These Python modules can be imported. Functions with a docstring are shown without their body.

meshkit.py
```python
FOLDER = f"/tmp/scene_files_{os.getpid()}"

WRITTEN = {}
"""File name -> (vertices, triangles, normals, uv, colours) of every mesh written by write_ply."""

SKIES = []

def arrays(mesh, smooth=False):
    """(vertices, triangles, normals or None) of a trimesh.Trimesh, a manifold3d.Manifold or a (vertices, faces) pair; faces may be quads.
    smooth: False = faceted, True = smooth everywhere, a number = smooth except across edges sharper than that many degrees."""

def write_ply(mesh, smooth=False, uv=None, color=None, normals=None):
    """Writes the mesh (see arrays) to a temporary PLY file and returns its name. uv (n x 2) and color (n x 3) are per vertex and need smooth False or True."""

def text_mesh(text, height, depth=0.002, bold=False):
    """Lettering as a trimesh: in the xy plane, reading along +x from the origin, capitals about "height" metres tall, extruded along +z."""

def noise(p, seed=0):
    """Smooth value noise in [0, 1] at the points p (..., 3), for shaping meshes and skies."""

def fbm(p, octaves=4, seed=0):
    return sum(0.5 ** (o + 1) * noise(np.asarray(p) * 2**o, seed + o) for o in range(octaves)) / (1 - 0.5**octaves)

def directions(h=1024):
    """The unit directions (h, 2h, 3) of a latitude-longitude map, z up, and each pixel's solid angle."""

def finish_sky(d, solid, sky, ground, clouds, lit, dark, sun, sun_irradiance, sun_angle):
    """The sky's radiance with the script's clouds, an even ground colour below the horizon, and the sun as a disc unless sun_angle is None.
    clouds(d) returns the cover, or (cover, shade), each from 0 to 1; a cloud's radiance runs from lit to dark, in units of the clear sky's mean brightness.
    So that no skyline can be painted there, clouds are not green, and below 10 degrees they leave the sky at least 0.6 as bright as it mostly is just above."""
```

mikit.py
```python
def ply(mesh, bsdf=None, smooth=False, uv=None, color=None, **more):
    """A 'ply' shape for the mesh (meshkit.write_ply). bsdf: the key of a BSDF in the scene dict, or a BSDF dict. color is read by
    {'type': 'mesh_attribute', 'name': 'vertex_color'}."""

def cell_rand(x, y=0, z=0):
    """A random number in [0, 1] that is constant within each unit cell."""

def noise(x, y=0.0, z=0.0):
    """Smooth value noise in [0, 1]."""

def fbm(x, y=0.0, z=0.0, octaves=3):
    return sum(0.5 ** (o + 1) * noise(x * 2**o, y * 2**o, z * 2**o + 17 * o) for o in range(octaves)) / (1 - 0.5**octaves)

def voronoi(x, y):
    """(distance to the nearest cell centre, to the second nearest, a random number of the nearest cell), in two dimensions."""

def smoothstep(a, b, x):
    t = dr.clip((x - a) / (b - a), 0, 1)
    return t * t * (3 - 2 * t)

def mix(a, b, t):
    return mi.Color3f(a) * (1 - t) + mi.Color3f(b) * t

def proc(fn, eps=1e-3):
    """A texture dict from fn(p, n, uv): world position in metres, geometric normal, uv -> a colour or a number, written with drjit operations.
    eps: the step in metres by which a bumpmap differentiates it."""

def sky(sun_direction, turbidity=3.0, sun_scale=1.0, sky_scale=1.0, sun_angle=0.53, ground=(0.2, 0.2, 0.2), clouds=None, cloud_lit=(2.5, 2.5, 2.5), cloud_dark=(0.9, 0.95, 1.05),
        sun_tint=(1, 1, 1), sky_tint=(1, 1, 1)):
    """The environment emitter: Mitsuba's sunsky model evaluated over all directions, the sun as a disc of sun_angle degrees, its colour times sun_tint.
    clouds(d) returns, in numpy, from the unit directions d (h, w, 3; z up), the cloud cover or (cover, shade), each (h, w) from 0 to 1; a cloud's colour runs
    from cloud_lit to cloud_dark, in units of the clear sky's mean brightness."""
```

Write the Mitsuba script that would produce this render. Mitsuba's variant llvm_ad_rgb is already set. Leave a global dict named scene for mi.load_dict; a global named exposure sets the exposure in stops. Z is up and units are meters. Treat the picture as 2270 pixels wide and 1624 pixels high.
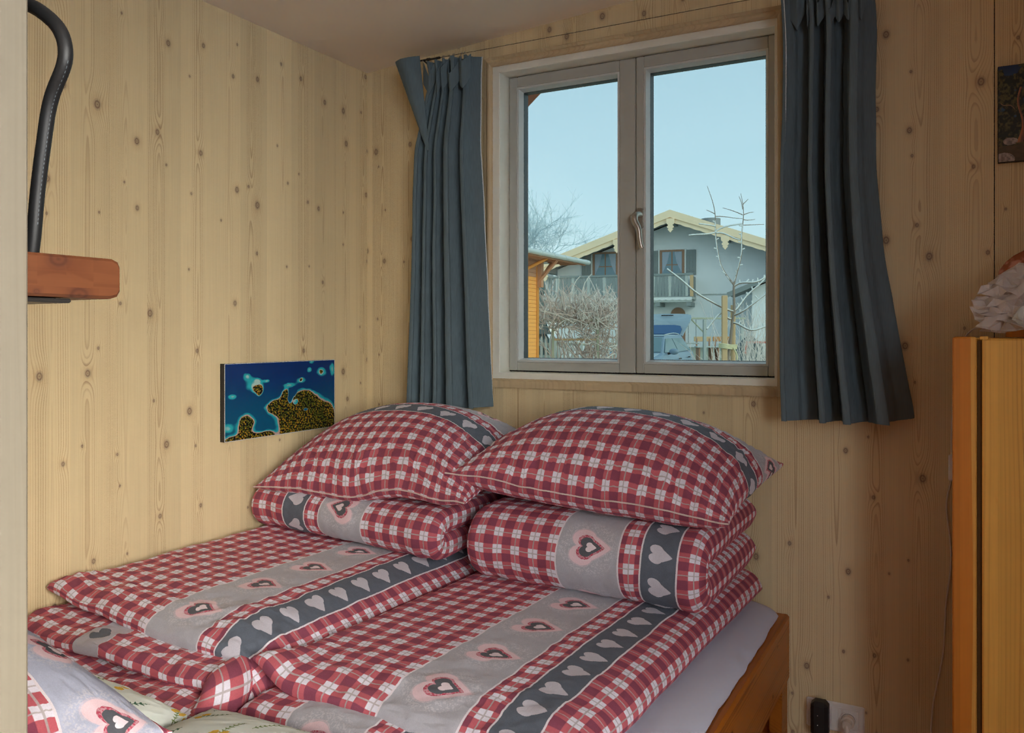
import math, random
import numpy as np, trimesh, drjit as dr, mitsuba as mi, mikit, meshkit
from mikit import noise, fbm, voronoi, cell_rand, smoothstep, mix
from shapely.geometry import Polygon
T = mi.ScalarTransform4f
scene, labels = {}, {}
rng = np.random.default_rng(7)

# ------------------------------------------------------------------ camera, sky, exposure
YAW = math.radians(28.3)                      # the lens looks 28.3 degrees to the left of the bed's long side
FWD = np.array([-math.sin(YAW), math.cos(YAW), 0.0])
RGT = np.array([math.cos(YAW), math.sin(YAW), 0.0])
EYE = np.array([0.0, 0.0, 1.45])
scene['camera'] = {'type': 'perspective', 'fov': math.degrees(2 * math.atan(1135 / 1845)), 'fov_axis': 'x',
                   'to_world': T().look_at(origin=EYE.tolist(), target=(EYE + FWD).tolist(), up=[0, 0, 1]),
                   'principal_point_offset_x': 0.0, 'principal_point_offset_y': 72 / 1624, 'near_clip': 0.05, 'far_clip': 500.0}
scene['sky'] = mikit.sky((0.80, -0.30, 0.50), turbidity=8.0, sun_scale=0.0, sky_scale=1.0, sun_angle=6.0, ground=(0.75, 0.76, 0.78),
                         sky_tint=(0.96, 1.0, 1.17), clouds=lambda d: (0.35 + 0 * d[..., 0], 0.0 * d[..., 0]), cloud_lit=(1.02, 1.28, 1.36), cloud_dark=(0.9, 1.0, 1.1))
exposure = 5.42

# ------------------------------------------------------------------ helpers
def put(key, mesh, bsdf, label=None, cat=None, group=None, kind=None, smooth=False, uv=None, to_world=None):
    """One entry of the scene; a taken key gets the next number. Returns the key."""
    k, i = key, 0
    while k in scene or k in labels:
        i += 1; k = f'{key}_{i:03d}'
    d = dict(mesh) if isinstance(mesh, dict) else mikit.ply(mesh, bsdf, smooth=smooth, uv=uv)
    if to_world is not None: d['to_world'] = to_world
    scene[k] = d
    tag(k, label, cat, group, kind)
    return k
def tag(k, label=None, cat=None, group=None, kind=None):
    e = {n: v for n, v in (('label', label), ('category', cat), ('group', group), ('kind', kind)) if v}
    if e: labels[k] = e
def thing(name, label, cat, group=None, kind=None):
    """The name under which a thing's parts follow."""
    k, i = name, 0
    while k in labels or any(x.startswith(k + '__') for x in scene):
        i += 1; k = f'{name}_{i:03d}'
    tag(k, label, cat, group, kind)
    return k
def cat_(*ms):
    return trimesh.util.concatenate([m for m in ms if m is not None])
def box(x0, x1, y0, y1, z0, z1):
    m = trimesh.creation.box((abs(x1 - x0), abs(y1 - y0), abs(z1 - z0)))
    m.apply_translation(((x0 + x1) / 2, (y0 + y1) / 2, (z0 + z1) / 2)); return m
def cbox(x0, x1, y0, y1, z0, z1, r=0.004):
    """A box with chamfered edges."""
    h = np.array([abs(x1 - x0), abs(y1 - y0), abs(z1 - z0)]) / 2; r = min(r, *(h * 0.95))
    pts = [np.array(s) * (h - r * (1 - np.eye(3)[k])) for k in range(3) for s in np.ndindex(2, 2, 2) for s in [np.array(s) * 2 - 1]]
    m = trimesh.convex.convex_hull(np.array(pts)); m.apply_translation(((x0 + x1) / 2, (y0 + y1) / 2, (z0 + z1) / 2)); return m
def smooth_path(pts, n=40):
    from scipy.interpolate import CubicSpline
    p = np.asarray(pts, float)
    if len(p) == 2: return np.linspace(p[0], p[1], n)
    t = np.r_[0, np.cumsum(np.linalg.norm(np.diff(p, axis=0), axis=1))]
    return CubicSpline(t, p)(np.linspace(0, t[-1], n))
def tube(pts, r, sides=10, n=None, squash=None):
    """A round bar along a path; r a number or one per point; closed with end caps. squash = (sx, sy) flattens the section."""
    p = smooth_path(pts, n) if n else np.asarray(pts, float)
    r = np.broadcast_to(np.asarray(r, float), (len(p),)) if np.ndim(r) == 0 or len(r) == len(p) else np.interp(np.linspace(0, 1, len(p)), np.linspace(0, 1, len(r)), r)
    t = np.gradient(p, axis=0); t /= np.linalg.norm(t, axis=1, keepdims=True) + 1e-12
    a = np.zeros_like(t); ref = np.array([0, 0, 1.0]) if abs(t[0, 2]) < 0.9 else np.array([0, 1.0, 0])
    for i in range(len(p)):
        v = ref - t[i] * (ref @ t[i]); v /= np.linalg.norm(v) + 1e-12; a[i] = v; ref = v
    b = np.cross(t, a); ang = np.arange(sides) * 2 * np.pi / sides
    sx, sy = squash or (1, 1)
    v = p[:, None] + r[:, None, None] * (sx * np.cos(ang)[None, :, None] * a[:, None] + sy * np.sin(ang)[None, :, None] * b[:, None])
    i, j = np.meshgrid(np.arange(len(p) - 1), np.arange(sides), indexing='ij')
    q = np.stack([i * sides + j, i * sides + (j + 1) % sides, (i + 1) * sides + (j + 1) % sides, (i + 1) * sides + j], -1).reshape(-1, 4)
    f = np.vstack([q[:, [0, 2, 1]], q[:, [0, 3, 2]]])
    nv = len(p) * sides
    caps = [[nv, (k + 1) % sides, k] for k in range(sides)] + [[nv + 1, nv - sides + k, nv - sides + (k + 1) % sides] for k in range(sides)]
    m = trimesh.Trimesh(np.vstack([v.reshape(-1, 3), p[:1], p[-1:]]), np.vstack([f, caps]), process=False)
    if m.volume < 0: m.invert()
    return m
def sheet(S, H, frac=0.5, disp=None, anchor=None, u_axis=0, u_sign=1.0, u_at=0.0, v_axis=1, v_sign=1.0, v_at=0.0):
    """A padded cloth body about the middle surface S (n, m, 3), H (n, m) thick, closed along its border. uv are cloth metres measured over the upper side."""
    n, m = H.shape
    N = np.cross(np.gradient(S, axis=0), np.gradient(S, axis=1)); N /= np.linalg.norm(N, axis=2, keepdims=True) + 1e-12
    if N[n // 2, m // 2, 2] < 0 and frac is not None and np.abs(N[n // 2, m // 2, 2]) > 0.2: N = -N; flip = True
    else: flip = False
    P, Q = S + N * (H * frac)[..., None], S - N * (H * (1 - frac))[..., None]
    if disp is not None: P = P + N * (disp * np.minimum(1, H / (H.max() * 0.35)))[..., None]
    def arc(L, axis, sign, at):
        d = np.r_[0, np.cumsum(np.linalg.norm(np.diff(L, axis=0), axis=1))]; k = len(L) // 2
        up = np.sign(L[-1, axis] - L[0, axis]) or 1.0
        return sign * ((d - d[k]) * up + L[k, axis] - at)
    U = np.broadcast_to(arc(P[:, m // 2], u_axis, u_sign, u_at)[:, None], (n, m)); V = np.broadcast_to(arc(P[n // 2], v_axis, v_sign, v_at)[None], (n, m))
    idx = np.arange(n * m).reshape(n, m); inner = np.zeros((n, m), bool); inner[1:-1, 1:-1] = True
    jdx = idx.copy(); jdx[inner] = n * m + np.arange(inner.sum())
    def quads(I, rev):
        q = np.stack([I[:-1, :-1], I[1:, :-1], I[1:, 1:], I[:-1, 1:]], -1).reshape(-1, 4)
        return q[:, ::-1] if rev else q
    f = np.vstack([quads(idx, flip), quads(jdx, not flip)])
    v = np.vstack([P.reshape(-1, 3), Q[inner]])
    uv = np.vstack([np.stack([U, V], -1).reshape(-1, 2), np.stack([U[inner], V[inner]], -1)])
    return (v, f), uv, P
def edges(t, a, b, pa=0.5, pb=0.5):
    """Thickness profile along t in [0, 1]: rises from 0 over the length a at the start, falls over b at the end."""
    s = lambda x, p: (1 - (1 - np.clip(x, 0, 1)) ** 2) ** p
    return s(t / a, pa) * s((1 - t) / b, pb)
def spread(n, edge=0.12):
    """n parameters in [0, 1], denser near both ends."""
    t = np.linspace(0, 1, n); c = (1 - np.cos(np.pi * t)) / 2
    return c * 0.75 + t * 0.25
def fb(P, sc, seed=0, oc=3):
    return meshkit.fbm(np.asarray(P) * sc, oc, seed) - 0.5

# ------------------------------------------------------------------ materials
def diffuse(key, rgb):
    scene[key] = {'type': 'twosided', 'bsdf': {'type': 'diffuse', 'reflectance': {'type': 'rgb', 'value': list(rgb)}}}
def plastic(key, rgb, rough=0.3, metal=0.0, **kw):
    scene[key] = {'type': 'twosided', 'bsdf': {'type': 'principled', 'base_color': {'type': 'rgb', 'value': list(rgb)}, 'roughness': rough, 'metallic': metal, 'specular': 0.5, **kw}}
def proc_mat(key, fn, rough=None, spec=0.35):
    b = {'type': 'diffuse', 'reflectance': mikit.proc(fn)} if rough is None else {'type': 'principled', 'base_color': mikit.proc(fn), 'roughness': rough, 'specular': spec}
    scene[key] = {'type': 'twosided', 'bsdf': b}
def wood(u, z, seed, base, late, knotc, pw=0.112, ring=0.0050, amp=0.56, kprob=0.66, kcell=0.30):
    """Sawn softwood: boards pw wide side by side along u, grain along z, cathedral rings, knots that push the rings aside."""
    i = dr.floor(u / pw); c = u - (i + 0.5) * pw
    r1, r2, r3 = cell_rand(i, seed, 1), cell_rand(i, seed, 2), cell_rand(i, seed, 3)
    z = z + r1 * 13
    c = c - (r2 - 0.5) * 0.35 * pw + 0.006 * (noise(z * 1.3, i * 3.1, seed) - 0.5)
    R0, dark, halo = mi.Float(0), mi.Float(0), mi.Float(0)
    for row in (0, 1):
        zz = z / kcell + 0.5 * row
        k = dr.floor(zz); rr = cell_rand(k, i, seed + 5 + row); ra, rb, rc = cell_rand(k, i, seed + 7 + row), cell_rand(k, i, seed + 9 + row), cell_rand(k, i, seed + 11 + row)
        kz = (zz - k - 0.25 - 0.5 * ra) * kcell; kc = c - (rb - 0.5) * 0.62 * pw
        on = dr.select(rr < kprob, 1.0, 0.0); rad = 0.0035 + 0.0085 * rc * rc
        d = dr.sqrt(kc * kc + 0.55 * kz * kz) / rad
        R0 += on * rad * 1.3 * dr.exp(-dr.square(kc / (2.2 * rad)) - dr.square(kz / (4.5 * rad)))
        dark += on * (1 - smoothstep(0.55, 1.15, d)) * (0.75 + 0.25 * dr.cos(d * 12)); halo += on * (1 - smoothstep(0.8, 2.6, d))
    pith = 0.0012 + 0.024 * noise(z * (1.6 + 1.6 * r1), i * 7.7, seed + 3) * (0.35 + 0.65 * r3)
    R = dr.sqrt(c * c + pith * pith) + R0 + 0.0012 * (noise(z * 5, c * 60, seed) - 0.5)
    q = R / ring * (0.75 + 0.5 * r3); fr = q - dr.floor(q)
    line = smoothstep(0.45, 0.9, fr) * (1 - smoothstep(0.92, 1.0, fr)) * (0.35 + 0.65 * cell_rand(dr.floor(q), i, seed)) * (0.10 + 1.0 * smoothstep(0.36, 0.66, 0.75 * noise(c * 26, i * 5.3, seed + 4) + 0.45 * dr.exp(-dr.square(c / 0.022))))
    fibre = noise(u * 700, z * 9, seed)
    tone = (0.90 + 0.16 * r2) * (0.95 + 0.10 * fbm(u * 9, z * 0.8, seed)) * (0.97 + 0.06 * fibre)
    col = mix(mi.Color3f(base), mi.Color3f(late), amp * line + 0.18 * dr.clip(halo, 0, 1)) * tone
    return mix(col, mi.Color3f(knotc), dr.clip(dark, 0, 1) * 0.78)
SPR, SPL, SPK = (0.660, 0.530, 0.310), (0.36, 0.215, 0.095), (0.16, 0.085, 0.055)
def spruce(p, n, uv):
    u = dr.select(dr.abs(n.x) > 0.6, p.y + 0.031, p.x + 40.02)
    return wood(u, p.z, 3, SPR, SPL, SPK)
proc_mat('spruce_panel', spruce, 0.55, 0.25)
proc_mat('spruce_trim', lambda p, n, uv: wood(p.x * 0.31 + p.z * 0.0 + p.y, p.z * 0.5 + p.x, 8, (0.52, 0.40, 0.235), (0.38, 0.26, 0.14), SPK, pw=0.05, amp=0.4, kprob=0.0), 0.45)
proc_mat('spruce_edge_dimmed', lambda p, n, uv: wood(p.y + p.x, p.z, 21, (0.185, 0.165, 0.125), (0.165, 0.142, 0.10), SPK, pw=0.09, amp=0.35, kprob=0.0), 0.6)  # pale spruce given a dark tone to offset strong light on the edge
proc_mat('oiled_pine_lengthwise_shaded', lambda p, n, uv: wood(p.z * 1.0 + p.x * 0.5, p.y, 5, (0.34, 0.100, 0.012), (0.17, 0.038, 0.006), (0.04, 0.012, 0.004), pw=0.16, ring=0.008, amp=0.7, kcell=0.42), 0.38)  # pine darkened so its colour carries the shade on the bed rail
proc_mat('reddish_board', lambda p, n, uv: wood(p.z * 1.0 + p.x * 0.5 + 0.05, p.y, 25, (0.125, 0.042, 0.016), (0.08, 0.022, 0.009), (0.06, 0.02, 0.012), pw=0.05, ring=0.012, amp=0.5, kprob=0.8, kcell=0.06), 0.45)
def pine_strip(p, n, uv):
    c = wood(p.x * 0.9 + p.y * 0.3 + 0.03, p.z, 15, (0.53, 0.185, 0.026), (0.33, 0.09, 0.012), (0.08, 0.02, 0.008), pw=0.09, ring=0.005, amp=0.6, kprob=0.75, kcell=0.22)
    sap = smoothstep(0.0, 0.002, p.x - 0.0185 - 0.006 * noise(p.z * 2.2, 3)) * dr.select((p.x < 0.06) & (p.x > -0.02), 1.0, 0.0)
    return mix(c, mi.Color3f(0.66, 0.36, 0.08) * (0.9 + 0.2 * noise(p.x * 500, p.z * 6)), sap * 0.85)
proc_mat('oiled_pine_upright', pine_strip, 0.4)
proc_mat('yellow_pine_upright', lambda p, n, uv: wood(p.x * 0.8 + 0.07, p.z, 17, (0.74, 0.405, 0.085), (0.50, 0.22, 0.04), (0.2, 0.08, 0.03), pw=0.125, ring=0.0065, amp=0.6, kprob=0.0), 0.4)
def ceil_fn(p, n, uv):
    s = fbm(p.x * 2.5, p.y * 2.5, 1) - 0.5
    a = noise(p.x * 14, p.y * 40, 2) * noise(p.x * 3, p.y * 3, 9)
    return mi.Color3f(0.86, 0.79, 0.68) * (1 + 0.10 * s) * (1 - 0.35 * smoothstep(0.80, 0.9, a))
proc_mat('ceiling_paint', ceil_fn)
diffuse('floor_board', (0.26, 0.13, 0.06)); diffuse('bounce_brown', (0.24, 0.11, 0.045))  # unseen surfaces; these browns are set to dim and warm the bounced light
plastic('window_paint', (0.38, 0.385, 0.345), 0.35)
plastic('frame_paint_lit', (0.70, 0.70, 0.61), 0.35)  # window paint lightened to carry the daylight falling on the reveal
plastic('window_bead', (0.50, 0.52, 0.50), 0.3)
diffuse('gap_black', (0.012, 0.012, 0.013))
plastic('gasket_rubber', (0.03, 0.035, 0.04), 0.5)
plastic('bronze_metal', (0.40, 0.37, 0.32), 0.34, 0.75)
scene['window_glass'] = {'type': 'thindielectric', 'int_ior': 1.5, 'specular_transmittance': {'type': 'rgb', 'value': [0.090, 0.112, 0.100]}}
# ------------------------------------------------------------------ the room
D, XL = 2.5, -1.965                     # window wall at y = D, left wall at x = XL
def ceil_z(x): return 2.431 + 0.07 * (x - XL)
XR, YB = 2.0, -3.4
put('floor', box(XL - 0.1, XR + 0.1, YB - 0.1, D + 0.2, -0.1, 0.0), 'floor_board', 'brown wooden floor of the small room', None, None, 'structure')
def slab(x0, x1, y0, y1, t):
    v = [(x, y, ceil_z(x) + h) for h in (0, t) for x in (x0, x1) for y in (y0, y1)]
    return trimesh.convex.convex_hull(np.array(v))
put('ceiling', slab(XL - 0.1, XR + 0.1, YB - 0.1, D + 0.22, 0.08), 'ceiling_paint', 'pale sloping painted ceiling with faint scuffs', None, None, 'structure')
put('wall_left', box(XL - 0.1, XL, YB - 0.1, D + 0.22, 0, 2.44), 'spruce_panel', 'left wall of knotty spruce panel with upright grain', None, None, 'structure')
def wall_around(x0, x1, z0, z1, y0, y1, hx0, hx1, hz0, hz1):
    """A wall slab facing y with a rectangular opening, its top cut to the ceiling."""
    def piece(a, b, c, d):
        v = [(x, y, z) for x in (a, b) for y in (y0, y1) for z in (c, (d if d is not None else ceil_z(x) + 0.0))]
        return trimesh.convex.convex_hull(np.array(v))
    return cat_(piece(x0, hx0, z0, None), piece(hx1, x1, z0, None), piece(hx0, hx1, z0, hz0), piece(hx0, hx1, hz1, None))
WX0, WX1, WZ0, WZ1 = -1.425, -0.460, 1.293, 2.374      # opening that the window frame fills
wb = thing('wall_back', 'window wall of knotty spruce panels with upright grain', None, None, 'structure')
put('wall_back__core', wall_around(XL - 0.1, XR, 0, 0, D + 0.016, D + 0.20, WX0, WX1, WZ0, WZ1), 'gap_black')
put('wall_back__panel', wall_around(XL, 0.0775, 0, 0, D, D + 0.016, WX0, WX1, WZ0, WZ1), 'spruce_panel')
v = [(x, y, z) for x in (0.0795, XR) for y in (D, D + 0.016) for z in (0, ceil_z(x))]
put('wall_back__panel', trimesh.convex.convex_hull(np.array(v)), 'spruce_panel')
# unseen right and rear walls: step and wide window added to shape the light
def wall_right_added():
    """Unseen wall: a step added to shade the window wall, a wide opening added for fill."""
    zt = ceil_z(XR); x0, x1 = XR, XR + 0.1
    return cat_(box(0.86, 0.96, 0.50, D + 0.016, 0, ceil_z(0.86)), box(0.96, x1, 0.50, 0.60, 0, ceil_z(0.96)), box(x0, x1, YB, -3.3, 0, zt), box(x0, x1, 0.45, 0.6, 0, zt), box(x0, x1, -3.3, 0.45, 2.62, zt), box(x0, x1, -3.3, 0.45, 0, 1.15))
put('wall_right_added', wall_right_added(), 'bounce_brown', 'right wall out of view, its step and wide window added to shape the light', None, None, 'structure')
put('wall_rear', trimesh.convex.convex_hull(np.array([(x, y, z) for x in (XL - 0.1, XR) for y in (YB - 0.1, YB) for z in (0, ceil_z(x))])), 'bounce_brown', 'rear wall out of view, coloured brown to dim and warm the bounced light', None, None, 'structure')
# end of the partition at the bed's foot, close to the lens
put('wall_partition', cbox(XL, -0.7885, 0.437, 0.485, 0, 2.5, 0.003), 'spruce_edge_dimmed', 'pale wooden partition edge standing close by at the left', None, None, 'structure')

# ------------------------------------------------------------------ window
def ring(levels, sides='LRTB'):
    """Mitred frame pieces through rectangles (x0, x1, z0, z1, y); returns {side: mesh}."""
    out = {}
    C = [np.array([(a, y, c), (b, y, c), (b, y, d), (a, y, d)]) for a, b, c, d, y in levels]
    for s, (i, j) in {'B': (0, 1), 'R': (1, 2), 'T': (2, 3), 'L': (3, 0)}.items():
        if s not in sides: continue
        v, f = [], []
        for k in range(len(C)): v += [C[k][i], C[k][j]]
        n = len(C)
        for k in range(n):
            a, b, c, d = 2 * k, 2 * k + 1, 2 * ((k + 1) % n) + 1, 2 * ((k + 1) % n)
            f += [[a, b, c], [a, c, d]]
        for o in (0, 1):
            for k in range(1, n - 1): f.append([o, 2 * k + o, 2 * (k + 1) + o])
        m = trimesh.Trimesh(np.array(v), np.array(f), process=False); trimesh.repair.fix_normals(m); out[s] = m
    return out
win = thing('window_1', 'two-sash wooden window with wide casing and a view of the snowy garden', None, None, 'structure')
ox0, ox1, oz0, oz1 = -1.453, -0.432, 1.268, 2.403
prof = [(0.0, -0.003), (0.0, 0.007), (0.002, 0.009), (0.012, 0.010), (0.014, 0.0125)]
prof += [(0.0245 - 0.0100 * math.cos(a), 0.0120 + 0.0085 * math.sin(a)) for a in np.linspace(0.2, math.pi - 0.1, 9)]
prof += [(0.034, 0.009), (0.034, -0.003)]
lev = [(ox0 + d, ox1 - d, oz0, oz1 - d, D - p) for d, p in prof]
for s, m in ring(lev, 'LRT').items(): put('window_1__casing', m, 'spruce_trim', 'light wooden casing with a rounded bead' if s == 'L' else None, smooth=25)
rb = [(0.0, 0.0), (0.018, 0.0), (0.018, 0.020), (0.0165, 0.025), (0.013, 0.0285), (0.009, 0.030), (0.0, 0.030)]
v = np.array([(x, D - a, oz0 + b) for x in (ox0, ox1) for a, b in rb])
put('window_1__sill_trim', trimesh.convex.convex_hull(v), 'spruce_trim', smooth=30)
jx0, jx1, jz0, jz1 = -1.420, -0.466, 1.298, 2.370
rx0, rx1, rz0, rz1 = -1.392, -0.476, 1.319, 2.346
lv = [(jx0, jx1, jz0, jz1, D + 0.08), (jx0, jx1, jz0, jz1, D - 0.004), (rx0 - 0.002, rx1 + 0.002, rz0 - 0.002, rz1 + 0.002, D - 0.004), (rx0, rx1, rz0, rz1, D - 0.002), (rx0, rx1, rz0, rz1, D + 0.12), (jx0, jx1, jz0, jz1, D + 0.12)]
put('window_1__frame', cat_(*ring(lv).values()), 'frame_paint_lit', 'greige painted window frame, its paint lightened for daylight on the reveal')
put('window_1__rebate', cat_(*ring([(rx0, rx1, rz0, rz1, D + 0.068), (rx0 + 0.02, rx1 - 0.02, rz0 + 0.02, rz1 - 0.02, D + 0.068), (rx0 + 0.02, rx1 - 0.02, rz0 + 0.02, rz1 - 0.02, D + 0.12), (rx0, rx1, rz0, rz1, D + 0.12)]).values()), 'gap_black')
YS = D + 0.058
def sash(x0, x1, wl, wr, nm):
    s = thing('window_1__sash', None, None)
    s = 'window_1__sash' if nm == 0 else 'window_1__sash_001'
    z0, z1, wt, wbm = 1.3235, 2.3435, 0.043, 0.036
    a, b, c, d = x0 + wl, x1 - wr, z0 + wbm, z1 - wt
    put(s + '__stile', cbox(x0, a - 0.006, YS, YS + 0.06, z0, z1, 0.0025), 'window_paint')
    put(s + '__stile', cbox(b + 0.006, x1, YS, YS + 0.06, z0, z1, 0.0025), 'window_paint')
    put(s + '__rail', cbox(a - 0.0055, b + 0.0055, YS + 0.0006, YS + 0.06, d + 0.006, z1, 0.002), 'window_paint')
    put(s + '__rail', cbox(a - 0.0055, b + 0.0055, YS + 0.0006, YS + 0.06, z0, c - 0.006, 0.002), 'window_paint')
    A = 0.006; g = 0.008
    lv = [(a - A, b + A, c - A, d + A, YS + 0.055), (a - A, b + A, c - A, d + A, YS + 0.001), (a, b, c, d, YS + 0.001), (a + 0.001, b - 0.001, c + 0.001, d - 0.001, YS + 0.003), (a + g * 0.8, b - g * 0.8, c + g * 0.8, d - g * 0.8, YS + 0.028), (a + g * 0.8, b - g * 0.8, c + g * 0.8, d - g * 0.8, YS + 0.055)]
    put(s + '__glazing_bead', cat_(*ring(lv).values()), 'window_bead')
    e = g * 0.8
    lv = [(a, b, c, d, YS + 0.029), (a + e + 0.001, b - e - 0.001, c + e + 0.001, d - e - 0.001, YS + 0.029), (a + e + 0.001, b - e - 0.001, c + e + 0.001, d - e - 0.001, YS + 0.060), (a, b, c, d, YS + 0.060)]
    put(s + '__gasket', cat_(*ring(lv).values()), 'gasket_rubber')
    pv = np.array([(a + e, YS + 0.034, c + e), (b - e, YS + 0.034, c + e), (b - e, YS + 0.034, d - e), (a + e, YS + 0.034, d - e)])
    put(s + '__pane', (pv, np.array([[0, 1, 2], [0, 2, 3]])), 'window_glass')
sash(-1.389, -0.9248, 0.037, 0.061, 0)
sash(-0.9222, -0.4785, 0.032, 0.0335, 1)
put('window_1__gap_strip', box(-0.9248, -0.9222, YS + 0.012, YS + 0.05, 1.3235, 2.3435), 'gap_black')  # near-black strip in the gap between the two sashes
h = 'window_1__sash_001__handle'
ro = trimesh.creation.extrude_polygon(Polygon([(0.0115 * math.cos(a), 0.0115 * math.sin(a) + (0.022 if math.sin(a) > 0 else -0.022)) for a in np.linspace(0, 2 * math.pi, 36)]), 0.010)
ro.apply_transform(trimesh.transformations.rotation_matrix(math.pi / 2, [1, 0, 0])); ro.apply_translation((-0.9065, YS, 1.822))
lever = tube([(-0.9065, YS - 0.008, 1.832), (-0.9085, YS - 0.030, 1.832), (-0.9120, YS - 0.042, 1.824), (-0.9095, YS - 0.045, 1.806), (-0.9000, YS - 0.045, 1.789), (-0.8955, YS - 0.045, 1.768), (-0.8935, YS - 0.043, 1.745), (-0.8885, YS - 0.040, 1.722)], [0.0095, 0.0100, 0.0115, 0.0110, 0.0092, 0.0085, 0.0082, 0.0080], 14, 50)
put(h, cat_(ro, lever), 'bronze_metal', 'grey bronze lever handle', smooth=40)
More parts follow.
